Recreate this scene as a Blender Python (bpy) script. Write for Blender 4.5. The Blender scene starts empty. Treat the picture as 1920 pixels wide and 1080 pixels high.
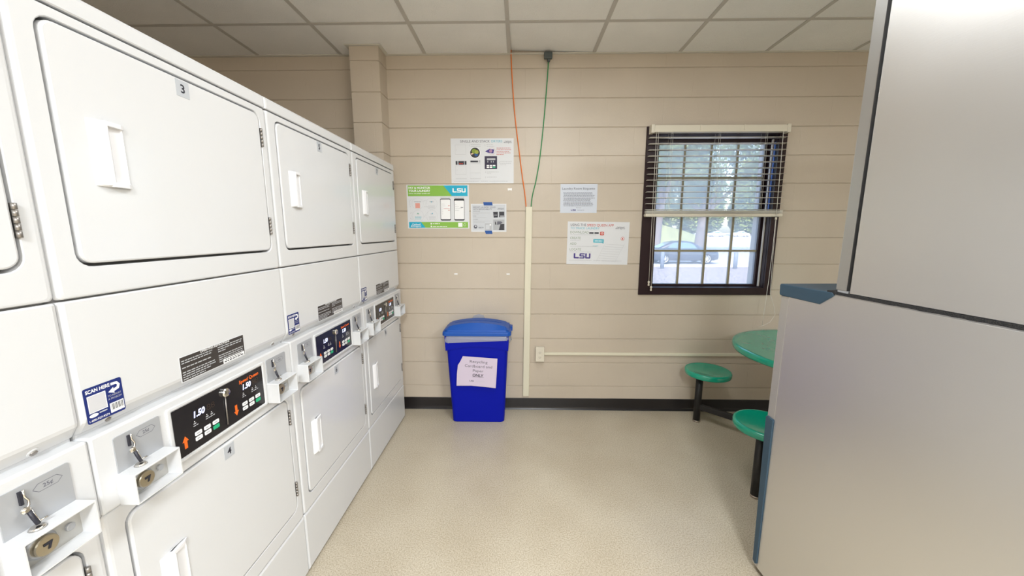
import bpy, bmesh, math, random
from mathutils import Matrix, Vector
random.seed(7)
SC = bpy.context.scene
COL = SC.collection
PI = math.pi

# ------------------------------------------------------------------ helpers
def lin(c):
    return tuple(((v/12.92) if v <= .04045 else ((v+.055)/1.055)**2.4) for v in c)

def hexc(h):
    return lin(tuple(int(h[i:i+2], 16)/255 for i in (0, 2, 4)))

MATS = {}
def mat(name, col, rough=.5, metal=0, spec=.5, bump=0, bscale=60, var=0, vscale=6, emit=0, coat=0, stretch=(1, 1, 1), detail=3):
    if name in MATS: return MATS[name]
    if isinstance(col, str): col = hexc(col)
    m = bpy.data.materials.new(name); m.use_nodes = True
    nt = m.node_tree; b = nt.nodes['Principled BSDF']
    b.inputs['Base Color'].default_value = (*col, 1)
    b.inputs['Roughness'].default_value = rough
    b.inputs['Metallic'].default_value = metal
    b.inputs['Specular IOR Level'].default_value = spec
    b.inputs['Coat Weight'].default_value = coat
    b.inputs['Coat Roughness'].default_value = .08
    if emit:
        b.inputs['Emission Color'].default_value = (*col, 1)
        b.inputs['Emission Strength'].default_value = emit
    tc = nt.nodes.new('ShaderNodeTexCoord'); mp = nt.nodes.new('ShaderNodeMapping')
    nt.links.new(tc.outputs['Object'], mp.inputs['Vector']); mp.inputs['Scale'].default_value = stretch
    if bump:
        n = nt.nodes.new('ShaderNodeTexNoise'); n.inputs['Scale'].default_value = bscale; n.inputs['Detail'].default_value = detail
        nt.links.new(mp.outputs[0], n.inputs['Vector'])
        bp = nt.nodes.new('ShaderNodeBump'); bp.inputs['Strength'].default_value = bump; bp.inputs['Distance'].default_value = .01
        nt.links.new(n.outputs['Fac'], bp.inputs['Height']); nt.links.new(bp.outputs[0], b.inputs['Normal'])
    if var:
        n = nt.nodes.new('ShaderNodeTexNoise'); n.inputs['Scale'].default_value = vscale; n.inputs['Detail'].default_value = 4
        nt.links.new(mp.outputs[0], n.inputs['Vector'])
        r = nt.nodes.new('ShaderNodeValToRGB')
        r.color_ramp.elements[0].position = .3; r.color_ramp.elements[1].position = .7
        r.color_ramp.elements[0].color = (*[c*(1-var) for c in col], 1)
        r.color_ramp.elements[1].color = (*[min(1, c*(1+var)) for c in col], 1)
        nt.links.new(n.outputs['Fac'], r.inputs[0]); nt.links.new(r.outputs[0], b.inputs['Base Color'])
    MATS[name] = m
    return m

def WALLM(x=0, y=0, z=0, rot=0):      # u = +X, v = +Z, w = -Y (towards the room)
    m = Matrix(((1, 0, 0, x), (0, 0, -1, y), (0, 1, 0, z), (0, 0, 0, 1)))
    return m @ Matrix.Rotation(rot, 4, 'Z')
FRONTM = Matrix(((0, 0, 1, 0), (1, 0, 0, 0), (0, 1, 0, 0), (0, 0, 0, 1)))   # u = +Y, v = +Z, w = +X

def rr(x0, x1, y0, y1, r, w, n=5):
    r = max(r, 1e-4); o = []
    for cx, cy, a0 in ((x1-r, y1-r, 0), (x0+r, y1-r, 90), (x0+r, y0+r, 180), (x1-r, y0+r, 270)):
        for i in range(n+1):
            a = math.radians(a0+90*i/n)
            o.append((cx+r*math.cos(a), cy+r*math.sin(a), w))
    return o

_tc = {}
def text_geo(s, bold):
    k = (s, bold)
    if k in _tc: return _tc[k]
    cu = bpy.data.curves.new('t', 'FONT'); cu.body = s; cu.size = 1; cu.fill_mode = 'BOTH'; cu.resolution_u = 3
    cu.offset = bold
    o = bpy.data.objects.new('t', cu); COL.objects.link(o)
    dg = bpy.context.evaluated_depsgraph_get()
    me = bpy.data.meshes.new_from_object(o.evaluated_get(dg))
    vs = [(v.co.x, v.co.y) for v in me.vertices]; fs = [tuple(p.vertices) for p in me.polygons]
    bpy.data.objects.remove(o); bpy.data.curves.remove(cu); bpy.data.meshes.remove(me)
    _tc[k] = (vs, fs)
    return _tc[k]

class MB:
    def __init__(s, M=None):
        s.bm = bmesh.new(); s.mats = []; s.M = M if M is not None else Matrix.Identity(4)
    def mi(s, m):
        if m not in s.mats: s.mats.append(m)
        return s.mats.index(m)
    def v(s, p): return s.bm.verts.new(s.M @ Vector(p))
    def face(s, pts, m, smooth=False):
        f = s.bm.faces.new([s.v(p) for p in pts]); f.material_index = s.mi(m); f.smooth = smooth; return f
    def loops(s, L, m, cap1=True, cap0=False, smooth=False, capm=None):
        R = [[s.v(p) for p in l] for l in L]; k = s.mi(m); n = len(R[0])
        for a, b in zip(R, R[1:]):
            for i in range(n):
                f = s.bm.faces.new((a[i], a[(i+1) % n], b[(i+1) % n], b[i])); f.material_index = k; f.smooth = smooth
        if cap1: f = s.bm.faces.new(R[-1]); f.material_index = s.mi(capm) if capm else k
        if cap0: f = s.bm.faces.new(R[0][::-1]); f.material_index = k
    def box(s, x0, x1, y0, y1, z0, z1, m):
        s.loops([[(x0, y0, z0), (x1, y0, z0), (x1, y1, z0), (x0, y1, z0)], [(x0, y0, z1), (x1, y0, z1), (x1, y1, z1), (x0, y1, z1)]], m, True, True)
    def plate(s, x0, x1, y0, y1, r, w0, w1, m, ch=0, n=5, capm=None):
        L = [rr(x0, x1, y0, y1, r, w0, n), rr(x0, x1, y0, y1, r, w1-ch, n)]
        if ch:
            L += [rr(x0+ch*.3, x1-ch*.3, y0+ch*.3, y1-ch*.3, max(r-ch*.3, 1e-4), w1-ch*.3, n), rr(x0+ch, x1-ch, y0+ch, y1-ch, max(r-ch, 1e-4), w1, n)]
        s.loops(L, m, True, True, capm=capm)
    def prism(s, pts, w0, w1, m):
        s.loops([[(p[0], p[1], w0) for p in pts], [(p[0], p[1], w1) for p in pts]], m, True, True)
    def flat(s, x0, x1, y0, y1, w, m): s.face([(x0, y0, w), (x1, y0, w), (x1, y1, w), (x0, y1, w)], m)
    def poly(s, pts, w, m): s.face([(p[0], p[1], w) for p in pts], m)
    def disc(s, x, y, r, w, m, n=20, r0=0):
        if r0:
            a = [(x+r*math.cos(t*2*PI/n), y+r*math.sin(t*2*PI/n), w) for t in range(n)]
            b = [(x+r0*math.cos(t*2*PI/n), y+r0*math.sin(t*2*PI/n), w) for t in range(n)]
            s.loops([a, b], m, False)
        else: s.face([(x+r*math.cos(t*2*PI/n), y+r*math.sin(t*2*PI/n), w) for t in range(n)], m)
    def lathe(s, prof, m, c=(0, 0, 0), n=32, smooth=True, cap0=True, cap1=True):   # prof (r, h) around local w axis
        L = [[(c[0]+r*math.cos(t*2*PI/n), c[1]+r*math.sin(t*2*PI/n), c[2]+h) for t in range(n)] for r, h in prof]
        s.loops(L, m, cap1, cap0, smooth)
    def tube(s, pts, r, m, n=8, smooth=True):
        P = [Vector(p) for p in pts]; L = []; up = Vector((0, 0, 1))
        for i, p in enumerate(P):
            d = (P[min(i+1, len(P)-1)]-P[max(i-1, 0)]).normalized()
            if i == 0:
                u = d.cross(up)
                if u.length < .05: u = d.cross(Vector((1, 0, 0)))
            else: u = pu - d*pu.dot(d)
            u.normalize(); pu = u; q = d.cross(u)
            rad = r[i] if isinstance(r, (list, tuple)) else r
            L.append([tuple(p+(u*math.cos(t*2*PI/n)+q*math.sin(t*2*PI/n))*rad) for t in range(n)])
        s.loops(L, m, True, True, smooth)
    def text(s, t, x, y, h, w, m, bold=0, align='L', width=None, shear=0):
        vs, fs = text_geo(t, bold)
        if not vs: return
        x0 = min(v[0] for v in vs); x1 = max(v[0] for v in vs)
        cap = .7
        sy = h/cap; sx = sy if width is None else width/max(x1-x0, 1e-6)
        tw = (x1-x0)*sx
        ox = x - (0 if align == 'L' else tw/2 if align == 'C' else tw)
        k = s.mi(m); R = [s.v((ox+(a-x0)*sx+b*sy*shear, y+b*sy, w)) for a, b in vs]
        for f in fs:
            try: s.bm.faces.new([R[i] for i in f]).material_index = k
            except ValueError: pass
    def dashes(s, x0, x1, y, h, w, m, seed=0):
        rnd = random.Random(seed); x = x0
        while x < x1-.002:
            l = min(rnd.uniform(.008, .022)*(h/.004), x1-x)
            s.flat(x, x+l, y, y+h, w, m); x += l+h*.8
    def build(s, name, parent=None, bevel=0, seg=2, recalc=True, smooth=False, loc=None):
        if recalc: bmesh.ops.recalc_face_normals(s.bm, faces=s.bm.faces[:])
        me = bpy.data.meshes.new(name); s.bm.to_mesh(me); s.bm.free()
        for m in s.mats: me.materials.append(m)
        if smooth:
            for p in me.polygons: p.use_smooth = True
        o = bpy.data.objects.new(name, me); COL.objects.link(o)
        if parent: o.parent = parent
        if loc: o.location = loc
        if bevel:
            b = o.modifiers.new('bevel', 'BEVEL'); b.width = bevel; b.segments = seg; b.limit_method = 'ANGLE'; b.angle_limit = math.radians(40)
        return o

def tag(o, label, cat, group=None, kind=None):
    if label: o['label'] = label
    if cat: o['category'] = cat
    if group: o['group'] = group
    if kind: o['kind'] = kind
    return o
def empty(name, loc=(0, 0, 0), rz=0):
    o = bpy.data.objects.new(name, None); o.location = loc; o.rotation_euler.z = rz; o.empty_display_size = .1; COL.objects.link(o); return o
def struct(o): o['kind'] = 'structure'; return o
def dup(root, loc):
    r = root.copy(); COL.objects.link(r); r.location = loc
    def rec(a, b):
        for ch in list(a.children):
            c = ch.copy(); COL.objects.link(c); c.parent = b; rec(ch, c)
    rec(root, r); return r

# ------------------------------------------------------------------ materials
enamel = mat('white_enamel', (.635, .64, .65), .24, coat=.3)
enamel2 = mat('white_enamel_door', (.64, .645, .655), .22, coat=.3)
plast_w = mat('white_plastic', (.78, .78, .80), .35)
gasket = mat('grey_gap', (.11, .11, .108), .6)
dark = mat('black_plastic', (.012, .012, .014), .35)
overlay = mat('black_overlay', (.012, .011, .014), .22)
navy = mat('navy_print', '1B2A6B', .4)
ink = mat('black_ink', (.02, .02, .03), .5)
inkg = mat('grey_ink', (.12, .12, .15), .6)
inkl = mat('light_grey_ink', (.45, .46, .48), .6)
paper = mat('white_paper', (.68, .69, .71), .5)
white_ink = mat('white_ink', (.85, .85, .85), .5)
orange = mat('orange_print', '#F26A1B'[1:], .5)
green_btn = mat('green_print', '1FA877', .5)
silver = mat('grey_plate', (.42, .43, .45), .4, metal=.25)
chrome = mat('chrome', (.75, .72, .67), .18, metal=1)
brass = mat('nickel_lock', (.62, .55, .42), .3, metal=1)
hinge_m = mat('steel_hinge', (.30, .28, .26), .4, metal=.8)
tan_lab = mat('brown_label', (.045, .038, .034), .45)
led = mat('display_digits', (.62, .68, 1.0), .5, emit=1.0)
brown = mat('dark_brown_paint', (.020, .008, .010), .42, spec=.3)
cream = mat('cream_vinyl', (.66, .61, .50), .4)
cream2 = mat('ivory_raceway', (.68, .64, .50), .45)

def block_mat():
    m = bpy.data.materials.new('painted_block'); m.use_nodes = True; nt = m.node_tree; N = nt.nodes; Lk = nt.links
    b = N['Principled BSDF']; b.inputs['Roughness'].default_value = .42
    g = N.new('ShaderNodeNewGeometry')
    sp = N.new('ShaderNodeSeparateXYZ'); Lk.new(g.outputs['Position'], sp.inputs[0])
    ad = N.new('ShaderNodeMath'); ad.operation = 'ADD'; Lk.new(sp.outputs[0], ad.inputs[0]); Lk.new(sp.outputs[1], ad.inputs[1])
    cb = N.new('ShaderNodeCombineXYZ'); Lk.new(ad.outputs[0], cb.inputs[0]); Lk.new(sp.outputs[2], cb.inputs[1])
    mp = N.new('ShaderNodeMapping'); Lk.new(cb.outputs[0], mp.inputs[0]); mp.inputs['Location'].default_value = (.0245+.2032, 0, 0)
    br = N.new('ShaderNodeTexBrick'); Lk.new(mp.outputs[0], br.inputs['Vector'])
    br.inputs['Scale'].default_value = 1; br.inputs['Brick Width'].default_value = .4064; br.inputs['Row Height'].default_value = .2032
    br.inputs['Mortar Size'].default_value = .0028; br.inputs['Mortar Smooth'].default_value = .7; br.offset = .5
    n1 = N.new('ShaderNodeTexNoise'); n1.inputs['Scale'].default_value = 1.7; n1.inputs['Detail'].default_value = 5; Lk.new(g.outputs['Position'], n1.inputs['Vector'])
    n2 = N.new('ShaderNodeTexNoise'); n2.inputs['Scale'].default_value = 130; n2.inputs['Detail'].default_value = 3; Lk.new(g.outputs['Position'], n2.inputs['Vector'])
    n3 = N.new('ShaderNodeTexNoise'); n3.inputs['Scale'].default_value = 14; n3.inputs['Detail'].default_value = 3; Lk.new(g.outputs['Position'], n3.inputs['Vector'])
    r = N.new('ShaderNodeValToRGB'); Lk.new(n1.outputs['Fac'], r.inputs[0])
    r.color_ramp.elements[0].position = .3; r.color_ramp.elements[1].position = .7
    r.color_ramp.elements[0].color = (.50, .43, .345, 1); r.color_ramp.elements[1].color = (.55, .475, .385, 1)
    Lk.new(r.outputs[0], b.inputs['Base Color'])
    ma = N.new('ShaderNodeMath'); ma.operation = 'MULTIPLY_ADD'; Lk.new(n2.outputs['Fac'], ma.inputs[0]); ma.inputs[1].default_value = .35
    inv = N.new('ShaderNodeMath'); inv.operation = 'MULTIPLY'; Lk.new(br.outputs['Fac'], inv.inputs[0]); inv.inputs[1].default_value = -.30
    Lk.new(inv.outputs[0], ma.inputs[2])
    mb = N.new('ShaderNodeMath'); mb.operation = 'MULTIPLY_ADD'; Lk.new(n3.outputs['Fac'], mb.inputs[0]); mb.inputs[1].default_value = .5; Lk.new(ma.outputs[0], mb.inputs[2])
    bp = N.new('ShaderNodeBump'); bp.inputs['Strength'].default_value = .45; bp.inputs['Distance'].default_value = .004
    Lk.new(mb.outputs[0], bp.inputs['Height']); Lk.new(bp.outputs[0], b.inputs['Normal'])
    return m
block = block_mat()

def floor_mat():
    m = bpy.data.materials.new('speckled_floor'); m.use_nodes = True; nt = m.node_tree; N = nt.nodes; Lk = nt.links
    b = N['Principled BSDF']; tc = N.new('ShaderNodeTexCoord')
    n1 = N.new('ShaderNodeTexNoise'); n1.inputs['Scale'].default_value = 2.2; n1.inputs['Detail'].default_value = 6; Lk.new(tc.outputs['Object'], n1.inputs['Vector'])
    n2 = N.new('ShaderNodeTexNoise'); n2.inputs['Scale'].default_value = 170; n2.inputs['Detail'].default_value = 3; Lk.new(tc.outputs['Object'], n2.inputs['Vector'])
    r = N.new('ShaderNodeValToRGB'); Lk.new(n1.outputs['Fac'], r.inputs[0])
    r.color_ramp.elements[0].position = .3; r.color_ramp.elements[1].position = .72
    r.color_ramp.elements[0].color = (.50, .435, .33, 1); r.color_ramp.elements[1].color = (.60, .54, .43, 1)
    r2 = N.new('ShaderNodeValToRGB'); Lk.new(n2.outputs['Fac'], r2.inputs[0])
    r2.color_ramp.elements[0].position = .32; r2.color_ramp.elements[1].position = .62
    r2.color_ramp.elements[0].color = (.66, .62, .57, 1); r2.color_ramp.elements[1].color = (1, 1, 1, 1)
    mx = N.new('ShaderNodeMix'); mx.data_type = 'RGBA'; mx.blend_type = 'MULTIPLY'; mx.inputs[0].default_value = 1
    Lk.new(r.outputs[0], mx.inputs[6]); Lk.new(r2.outputs[0], mx.inputs[7]); Lk.new(mx.outputs[2], b.inputs['Base Color'])
    rr_ = N.new('ShaderNodeMapRange'); Lk.new(n1.outputs['Fac'], rr_.inputs[0]); rr_.inputs[3].default_value = .24; rr_.inputs[4].default_value = .36
    Lk.new(rr_.outputs[0], b.inputs['Roughness'])
    bp = N.new('ShaderNodeBump'); bp.inputs['Strength'].default_value = .02; bp.inputs['Distance'].default_value = .002
    Lk.new(n2.outputs['Fac'], bp.inputs['Height']); Lk.new(bp.outputs[0], b.inputs['Normal'])
    return m
floor_m = floor_mat()

def steel_mat():
    m = bpy.data.materials.new('brushed_stainless'); m.use_nodes = True; nt = m.node_tree; N = nt.nodes; Lk = nt.links
    b = N['Principled BSDF']; b.inputs['Metallic'].default_value = 1; b.inputs['Base Color'].default_value = (.77, .76, .745, 1)
    tc = N.new('ShaderNodeTexCoord'); mp = N.new('ShaderNodeMapping'); Lk.new(tc.outputs['Object'], mp.inputs[0]); mp.inputs['Scale'].default_value = (1, 1, 60)
    n = N.new('ShaderNodeTexNoise'); n.inputs['Scale'].default_value = 5; n.inputs['Detail'].default_value = 5; Lk.new(mp.outputs[0], n.inputs['Vector'])
    n2 = N.new('ShaderNodeTexNoise'); n2.inputs['Scale'].default_value = 1.6; n2.inputs['Detail'].default_value = 3; Lk.new(tc.outputs['Object'], n2.inputs['Vector'])
    mr = N.new('ShaderNodeMapRange'); Lk.new(n2.outputs['Fac'], mr.inputs[0]); mr.inputs[3].default_value = .34; mr.inputs[4].default_value = .47
    Lk.new(mr.outputs[0], b.inputs['Roughness'])
    bp = N.new('ShaderNodeBump'); bp.inputs['Strength'].default_value = .05; bp.inputs['Distance'].default_value = .002
    Lk.new(n.outputs['Fac'], bp.inputs['Height']); Lk.new(bp.outputs[0], b.inputs['Normal'])
    return m
steel = steel_mat()
steel_edge = mat('bright_steel_edge', (.6, .6, .6), .3, metal=1)
grey_panel = mat('grey_front_panel', (.52, .50, .47), .35, metal=.6)
bluegrey = mat('blue_grey_plastic', (.035, .070, .105), .45, spec=.35)
tile_m = mat('acoustic_tile', (.86, .84, .81), .9, bump=.5, bscale=220, var=.035, vscale=3, detail=6)
grid_m = mat('ceiling_grid_paint', (.50, .47, .43), .5)
angle_m = mat('wall_angle_paint', (.62, .59, .52), .45)
base_m = mat('black_vinyl_base', (.012, .010, .011), .3)

# ------------------------------------------------------------------ room
H = 2.74; X0, X1, Y0 = -3.0, 3.0, -6.0
OX0, OX1, OZ0, OZ1 = .963, 1.852, 1.03, 2.185     # window opening
TH = .21
def grooves(zmax):
    pts = [(0, 0)]
    z = .2032
    while z < zmax-.01:
        pts += [(z-.0045, 0), (z-.0015, -.0050), (z+.0015, -.0050), (z+.0045, 0)]
        z += .2032
    pts.append((zmax, 0)); return pts
def wall_strip(mb, xs, zmax, hole=None):
    pts = grooves(zmax)
    if hole:
        for h in hole[2:]:
            pts.append((h, 0))
        pts = sorted(pts)
    for a, b in zip(xs, xs[1:]):
        for p, q in zip(pts, pts[1:]):
            if hole and a >= hole[0]-1e-6 and b <= hole[1]+1e-6 and p[0] >= hole[2]-1e-6 and q[0] <= hole[3]+1e-6: continue
            mb.face([(a, p[0], p[1]), (b, p[0], p[1]), (b, q[0], q[1]), (a, q[0], q[1])], block)
wb = MB(WALLM())
wall_strip(wb, [X0, OX0, OX1, X1], 2.95, (OX0, OX1, OZ0, OZ1))
rev = mat('painted_reveal', (.42, .38, .33), .6)
# outer skin of the wall and the reveals of the window opening
for a, b, c, d in ((X0, OX0, -.9, 3.3), (OX1, X1, -.9, 3.3), (OX0, OX1, -.9, OZ0), (OX0, OX1, OZ1, 3.3)):
    wb.face([(a, c, -TH), (b, c, -TH), (b, d, -TH), (a, d, -TH)], rev)
wb.face([(OX0, OZ0, 0), (OX1, OZ0, 0), (OX1, OZ0, -TH), (OX0, OZ0, -TH)], rev)
wb.face([(OX0, OZ1, 0), (OX1, OZ1, 0), (OX1, OZ1, -TH), (OX0, OZ1, -TH)], rev)
wb.face([(OX0, OZ0, 0), (OX0, OZ1, 0), (OX0, OZ1, -TH), (OX0, OZ0, -TH)], rev)
wb.face([(OX1, OZ0, 0), (OX1, OZ1, 0), (OX1, OZ1, -TH), (OX1, OZ0, -TH)], rev)
struct(wb.build('wall_back', recalc=False))
w = MB(Matrix(((0, 0, 1, X0), (1, 0, 0, 0), (0, 1, 0, 0), (0, 0, 0, 1)))); wall_strip(w, [Y0, 0], 2.95); struct(w.build('wall_left', recalc=False))
w = MB(Matrix(((0, 0, -1, X1), (-1, 0, 0, 0), (0, 1, 0, 0), (0, 0, 0, 1)))); wall_strip(w, [0, -Y0], 2.95); struct(w.build('wall_right', recalc=False))
w = MB(Matrix(((-1, 0, 0, 0), (0, 0, 1, Y0), (0, 1, 0, 0), (0, 0, 0, 1)))); wall_strip(w, [-X1, -X0], 2.95); struct(w.build('wall_front', recalc=False))
# pilaster in the corner behind the dryers
w = MB(Matrix(((1, 0, 0, 0), (0, 0, -1, -.146), (0, 1, 0, 0), (0, 0, 0, 1)))); wall_strip(w, [-1.248, -1.043], H+.1)
w.M = Matrix(((0, 0, 1, -1.043), (1, 0, 0, 0), (0, 1, 0, 0), (0, 0, 0, 1))); wall_strip(w, [-.146, 0], H+.1)
w.M = Matrix(((0, 0, -1, -1.248), (-1, 0, 0, 0), (0, 1, 0, 0), (0, 0, 0, 1))); wall_strip(w, [0, .146], H+.1)
struct(w.build('wall_pilaster', recalc=False))
f = MB(); f.box(X0, X1, Y0, 0, -.12, 0, floor_m); struct(f.build('floor'))
# baseboard with cove toe
bb = MB(Matrix(((0, 0, 1, 0), (-1, 0, 0, 0), (0, 1, 0, 0), (0, 0, 0, 1))))
def base_run(M, a, b, name):
    q = MB(M); prof = [(0, 0), (.018, 0), (.016, .003), (.0075, .012), (.005, .022), (.004, .094), (.0025, .098), (0, .098)]
    q.loops([[(a, z, w_) for w_, z in prof], [(b, z, w_) for w_, z in prof]], base_m, True, True); return struct(q.build(name))
base_run(WALLM(0, 0, 0), -1.04, X1, 'baseboard_back')
base_run(Matrix(((0, 0, -1, X1), (-1, 0, 0, 0), (0, 1, 0, 0), (0, 0, 0, 1))), 0.02, -Y0, 'baseboard_right')
base_run(Matrix(((0, 0, 1, X0), (1, 0, 0, 0), (0, 1, 0, 0), (0, 0, 0, 1))), Y0, 0, 'baseboard_left')
bb.bm.free()
# ceiling: tiles in a T-bar grid, plenum deck above
G = .6096; gx0 = -.143-5*G; GY = [0, -.4136] + [-.4136-G*k for k in range(1, 10)]
ce = MB()
GX = [X0]+[gx0+G*k for k in range(0, 12) if X0 < gx0+G*k < X1]+[X1]
LIGHTS = [(-.143+.5*G, -1.633), (-.143+.5*G, -4.681), (-.143+3.5*G, -4.681)]
for i in range(len(GX)-1):
    for j in range(len(GY)-1):
        a, b = GX[i]+.003, GX[i+1]-.003; c, d = max(GY[j+1], Y0)+.003, GY[j]-.003
        if d <= c: continue
        if any(abs((a+b)/2-lx) < .3 and abs((c+d)/2-ly) < .62 for lx, ly in LIGHTS): continue
        if j == 0 and abs(a-(-.14)) < .02:
            # this tile sits lifted off the wall angle at its near-left corner, leaving a dark slit
            P = [(a, c, H+.001), (b, c, H+.001), (b, d, H+.001), (a, d-.004, H+.022)]
            ce.face([P[0], P[1], P[2]], tile_m); ce.face([P[0], P[2], P[3]], tile_m)
        elif j == 0 and GX[i] < -1.1 < GX[i+1]:
            ce.face([(a, c, H), (b, c, H), (b, -.146, H), (a, -.146, H)], tile_m)
            if a < -1.248: ce.face([(a, -.146, H), (-1.248, -.146, H), (-1.248, d, H), (a, d, H)], tile_m)
            if b > -1.043: ce.face([(-1.043, -.146, H), (b, -.146, H), (b, d, H), (-1.043, d, H)], tile_m)
        else:
            ce.box(a, b, c, d, H, H+.016, tile_m)
for x in GX[1:-1]: ce.box(x-.012, x+.012, Y0, -.001, H-.004, H-.0005, grid_m)
for y in GY[1:]:
    if y > Y0: ce.box(X0, X1, y-.0119, y+.0119, H-.0035, H-.0006, grid_m)
plen = mat('plenum_dark', (.03, .028, .026), .9)
ce.box(X0, X1, Y0, 0, 2.94, 3.3, plen)
struct(ce.build('ceiling', recalc=False))
t = MB()
def ang(x0, x1, y0, y1): t.box(x0, x1, y0, y1, H-.006, H-.001, angle_m)
ang(X0, -1.248, -.022, -.0005); ang(-1.043, -.143, -.022, -.0005)
ang(-.143, X1, -.022, -.0005)
ang(-1.27, -1.021, -.168, -.1465); ang(-1.0425, -1.021, -.1465, -.022); ang(-1.27, -1.2485, -.1465, -.022)
struct(t.build('trim_1'))

# ------------------------------------------------------------------ window
win = empty('window_1', (0, 0, 0)); struct(win)
wm = MB(WALLM())
CX0, CX1, CZ0, CZ1 = .876, 1.905, .977, 2.236
def ring(mb, o, i, w0, w1, m, r=.001):
    mb.loops([rr(*o, r, w0, 1), rr(*o, r, w1-.002, 1), rr(o[0]+.002, o[1]-.002, o[2]+.002, o[3]-.002, r, w1, 1), rr(*i, r, w1, 1), rr(*i, r, w0, 1)], m, False)
ring(wm, (CX0, CX1, CZ0, CZ1), (OX0+.004, OX1-.004, OZ0+.004, OZ1-.004), .001, .016, brown)
wm.build('window_casing', win)
jb = MB(WALLM())      # painted metal jamb liner
ring(jb, (OX0+.0005, OX1-.0005, OZ0+.0005, OZ1-.0005), (OX0+.006, OX1-.006, OZ0+.006, OZ1-.006), -.13, 0, brown)
jb.build('window_frame', win)
sa = MB(WALLM())
GX0_, GX1_, GZ0, GZ1 = 1.012, 1.822, 1.052, 2.146
ring(sa, (OX0+.006, OX1-.006, OZ0+.006, 1.622), (GX0_, GX1_, GZ0, 1.588), -.11, -.068, brown)
ring(sa, (OX0+.006, OX1-.006, 1.588, OZ1-.006), (GX0_, GX1_, 1.622, GZ1), -.125, -.095, brown)
sa.build('sash', win)
mun = mat('olive_muntin', (.27, .24, .16), .5)
mu = MB(WALLM())
for k in (1, 2, 3):
    x = GX0_+(GX1_-GX0_)*k/4
    mu.box(x-.0075, x+.0075, GZ0, 1.588, -.096, -.078, mun); mu.box(x-.0075, x+.0075, 1.622, GZ1, -.115, -.100, mun)
for z, a, b in ((1.318, -.095, -.0785), (1.884, -.1145, -.1005)): mu.box(GX0_, GX1_, z-.0075, z+.0075, a, b, mun)
mu.build('muntins', win)
gm = bpy.data.materials.new('hazy_window_glass'); gm.use_nodes = True; nt = gm.node_tree
for n in list(nt.nodes): nt.nodes.remove(n)
out = nt.nodes.new('ShaderNodeOutputMaterial'); tr = nt.nodes.new('ShaderNodeBsdfTransparent'); gl = nt.nodes.new('ShaderNodeBsdfGlossy'); gl.inputs['Roughness'].default_value = .03
tl = nt.nodes.new('ShaderNodeBsdfTranslucent'); tl.inputs['Color'].default_value = (.66, .70, .76, 1); tr.inputs[0].default_value = (.95, .96, .98, 1)
m1 = nt.nodes.new('ShaderNodeMixShader'); m1.inputs[0].default_value = .40; m2 = nt.nodes.new('ShaderNodeMixShader'); m2.inputs[0].default_value = .04
nt.links.new(tr.outputs[0], m1.inputs[1]); nt.links.new(tl.outputs[0], m1.inputs[2]); nt.links.new(m1.outputs[0], m2.inputs[1]); nt.links.new(gl.outputs[0], m2.inputs[2]); nt.links.new(m2.outputs[0], out.inputs[0])
gp = MB(WALLM()); gp.flat(GX0_-.004, GX1_+.004, GZ0-.004, 1.592, -.087, gm); gp.build('lower_pane', win, recalc=False)
gp = MB(WALLM()); gp.flat(GX0_-.004, GX1_+.004, 1.618, GZ1+.004, -.108, gm); gp.build('upper_pane', win, recalc=False)
blue_t = mat('blue_film', '2C5AA8', .5)
js = MB(); js.box(1.838, 1.8455, .040, .056, OZ0+.01, OZ1-.03, mat('jamb_weatherstrip', (.62, .57, .50), .5)); js.build('weatherstrip', win)
js = MB(); js.box(1.841, 1.8455, .014, .028, 1.60, 2.13, blue_t); js.build('blue_tape_strip', win)

# blind -----------------------------------------------------------------
bl = tag(empty('window_blind', (1.39, -.04, 2.2)), 'cream horizontal slat blind half lowered over the brown framed window', 'blind')
def BL(mb): mb.M = Matrix.Translation((-1.39, .04, -2.2)) @ mb.M; return mb
hb = BL(MB(WALLM())); hb.plate(.900, 1.878, 2.184, 2.232, .002, .018, .062, cream, .002)
hb.build('headrail', bl)
for xa, xb in ((.890, .914), (1.864, 1.888)):
    e = BL(MB(WALLM())); e.plate(xa, xb, 2.178, 2.237, .003, .016, .068, cream, .003); e.build('end_bracket', bl)
for xa in (1.24, 1.555):
    e = BL(MB(WALLM())); e.plate(xa, xa+.008, 2.196, 2.233, .002, .0622, .0655, cream, .001); e.build('valance_clip', bl)
slat_m = mat('cream_slat', (.70, .67, .60), .38)
for k in range(13):
    z = 2.150-k*(2.150-1.634)/12
    s_ = BL(MB(WALLM(0, 0, 0)))
    prof = [(.012, z-.0022), (.024, z-.0002), (.037, z+.0006), (.050, z-.0002), (.062, z-.0022), (.062, z-.0003), (.050, z+.0017), (.037, z+.0025), (.024, z+.0017), (.012, z-.0003)]
    xr = 1.882+.0012*k
    s_.loops([[(.888, v_, w_) for w_, v_ in prof], [(xr, v_, w_) for w_, v_ in prof]], slat_m, True, True, smooth=True); s_.build('slat', bl)
for k in range(4):
    s_ = BL(MB(WALLM())); zz = 1.606+.0055*k; s_.plate(.888, 1.899, zz, zz+.0035, .001, .012, .062, slat_m, .001); s_.build('stacked_slat', bl)
s_ = BL(MB(WALLM())); s_.plate(.884, 1.900, 1.580, 1.603, .009, .011, .063, cream, .004); s_.build('bottom_rail', bl)
cordm = mat('cream_cord', (.72, .69, .62), .6)
for x in (1.035, 1.378, 1.714):
    c = BL(MB(WALLM()))
    for w_ in (.0115, .0635):
        c.tube([(x, 2.184, w_), (x+.004, 1.9, w_), (x+.012, 1.60, w_)], .0006, cordm, 5)
    c.tube([(x+.012, 2.184, .0640), (x+.020, 1.60, .0645)], .0008, cordm, 5)
    for k in range(13):
        z = 2.150-k*(2.150-1.634)/12-.0035
        c.box(x-.001, x+.014, z, z+.0008, .012, .062, cordm)
    c.build('ladder_cord', bl)
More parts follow.
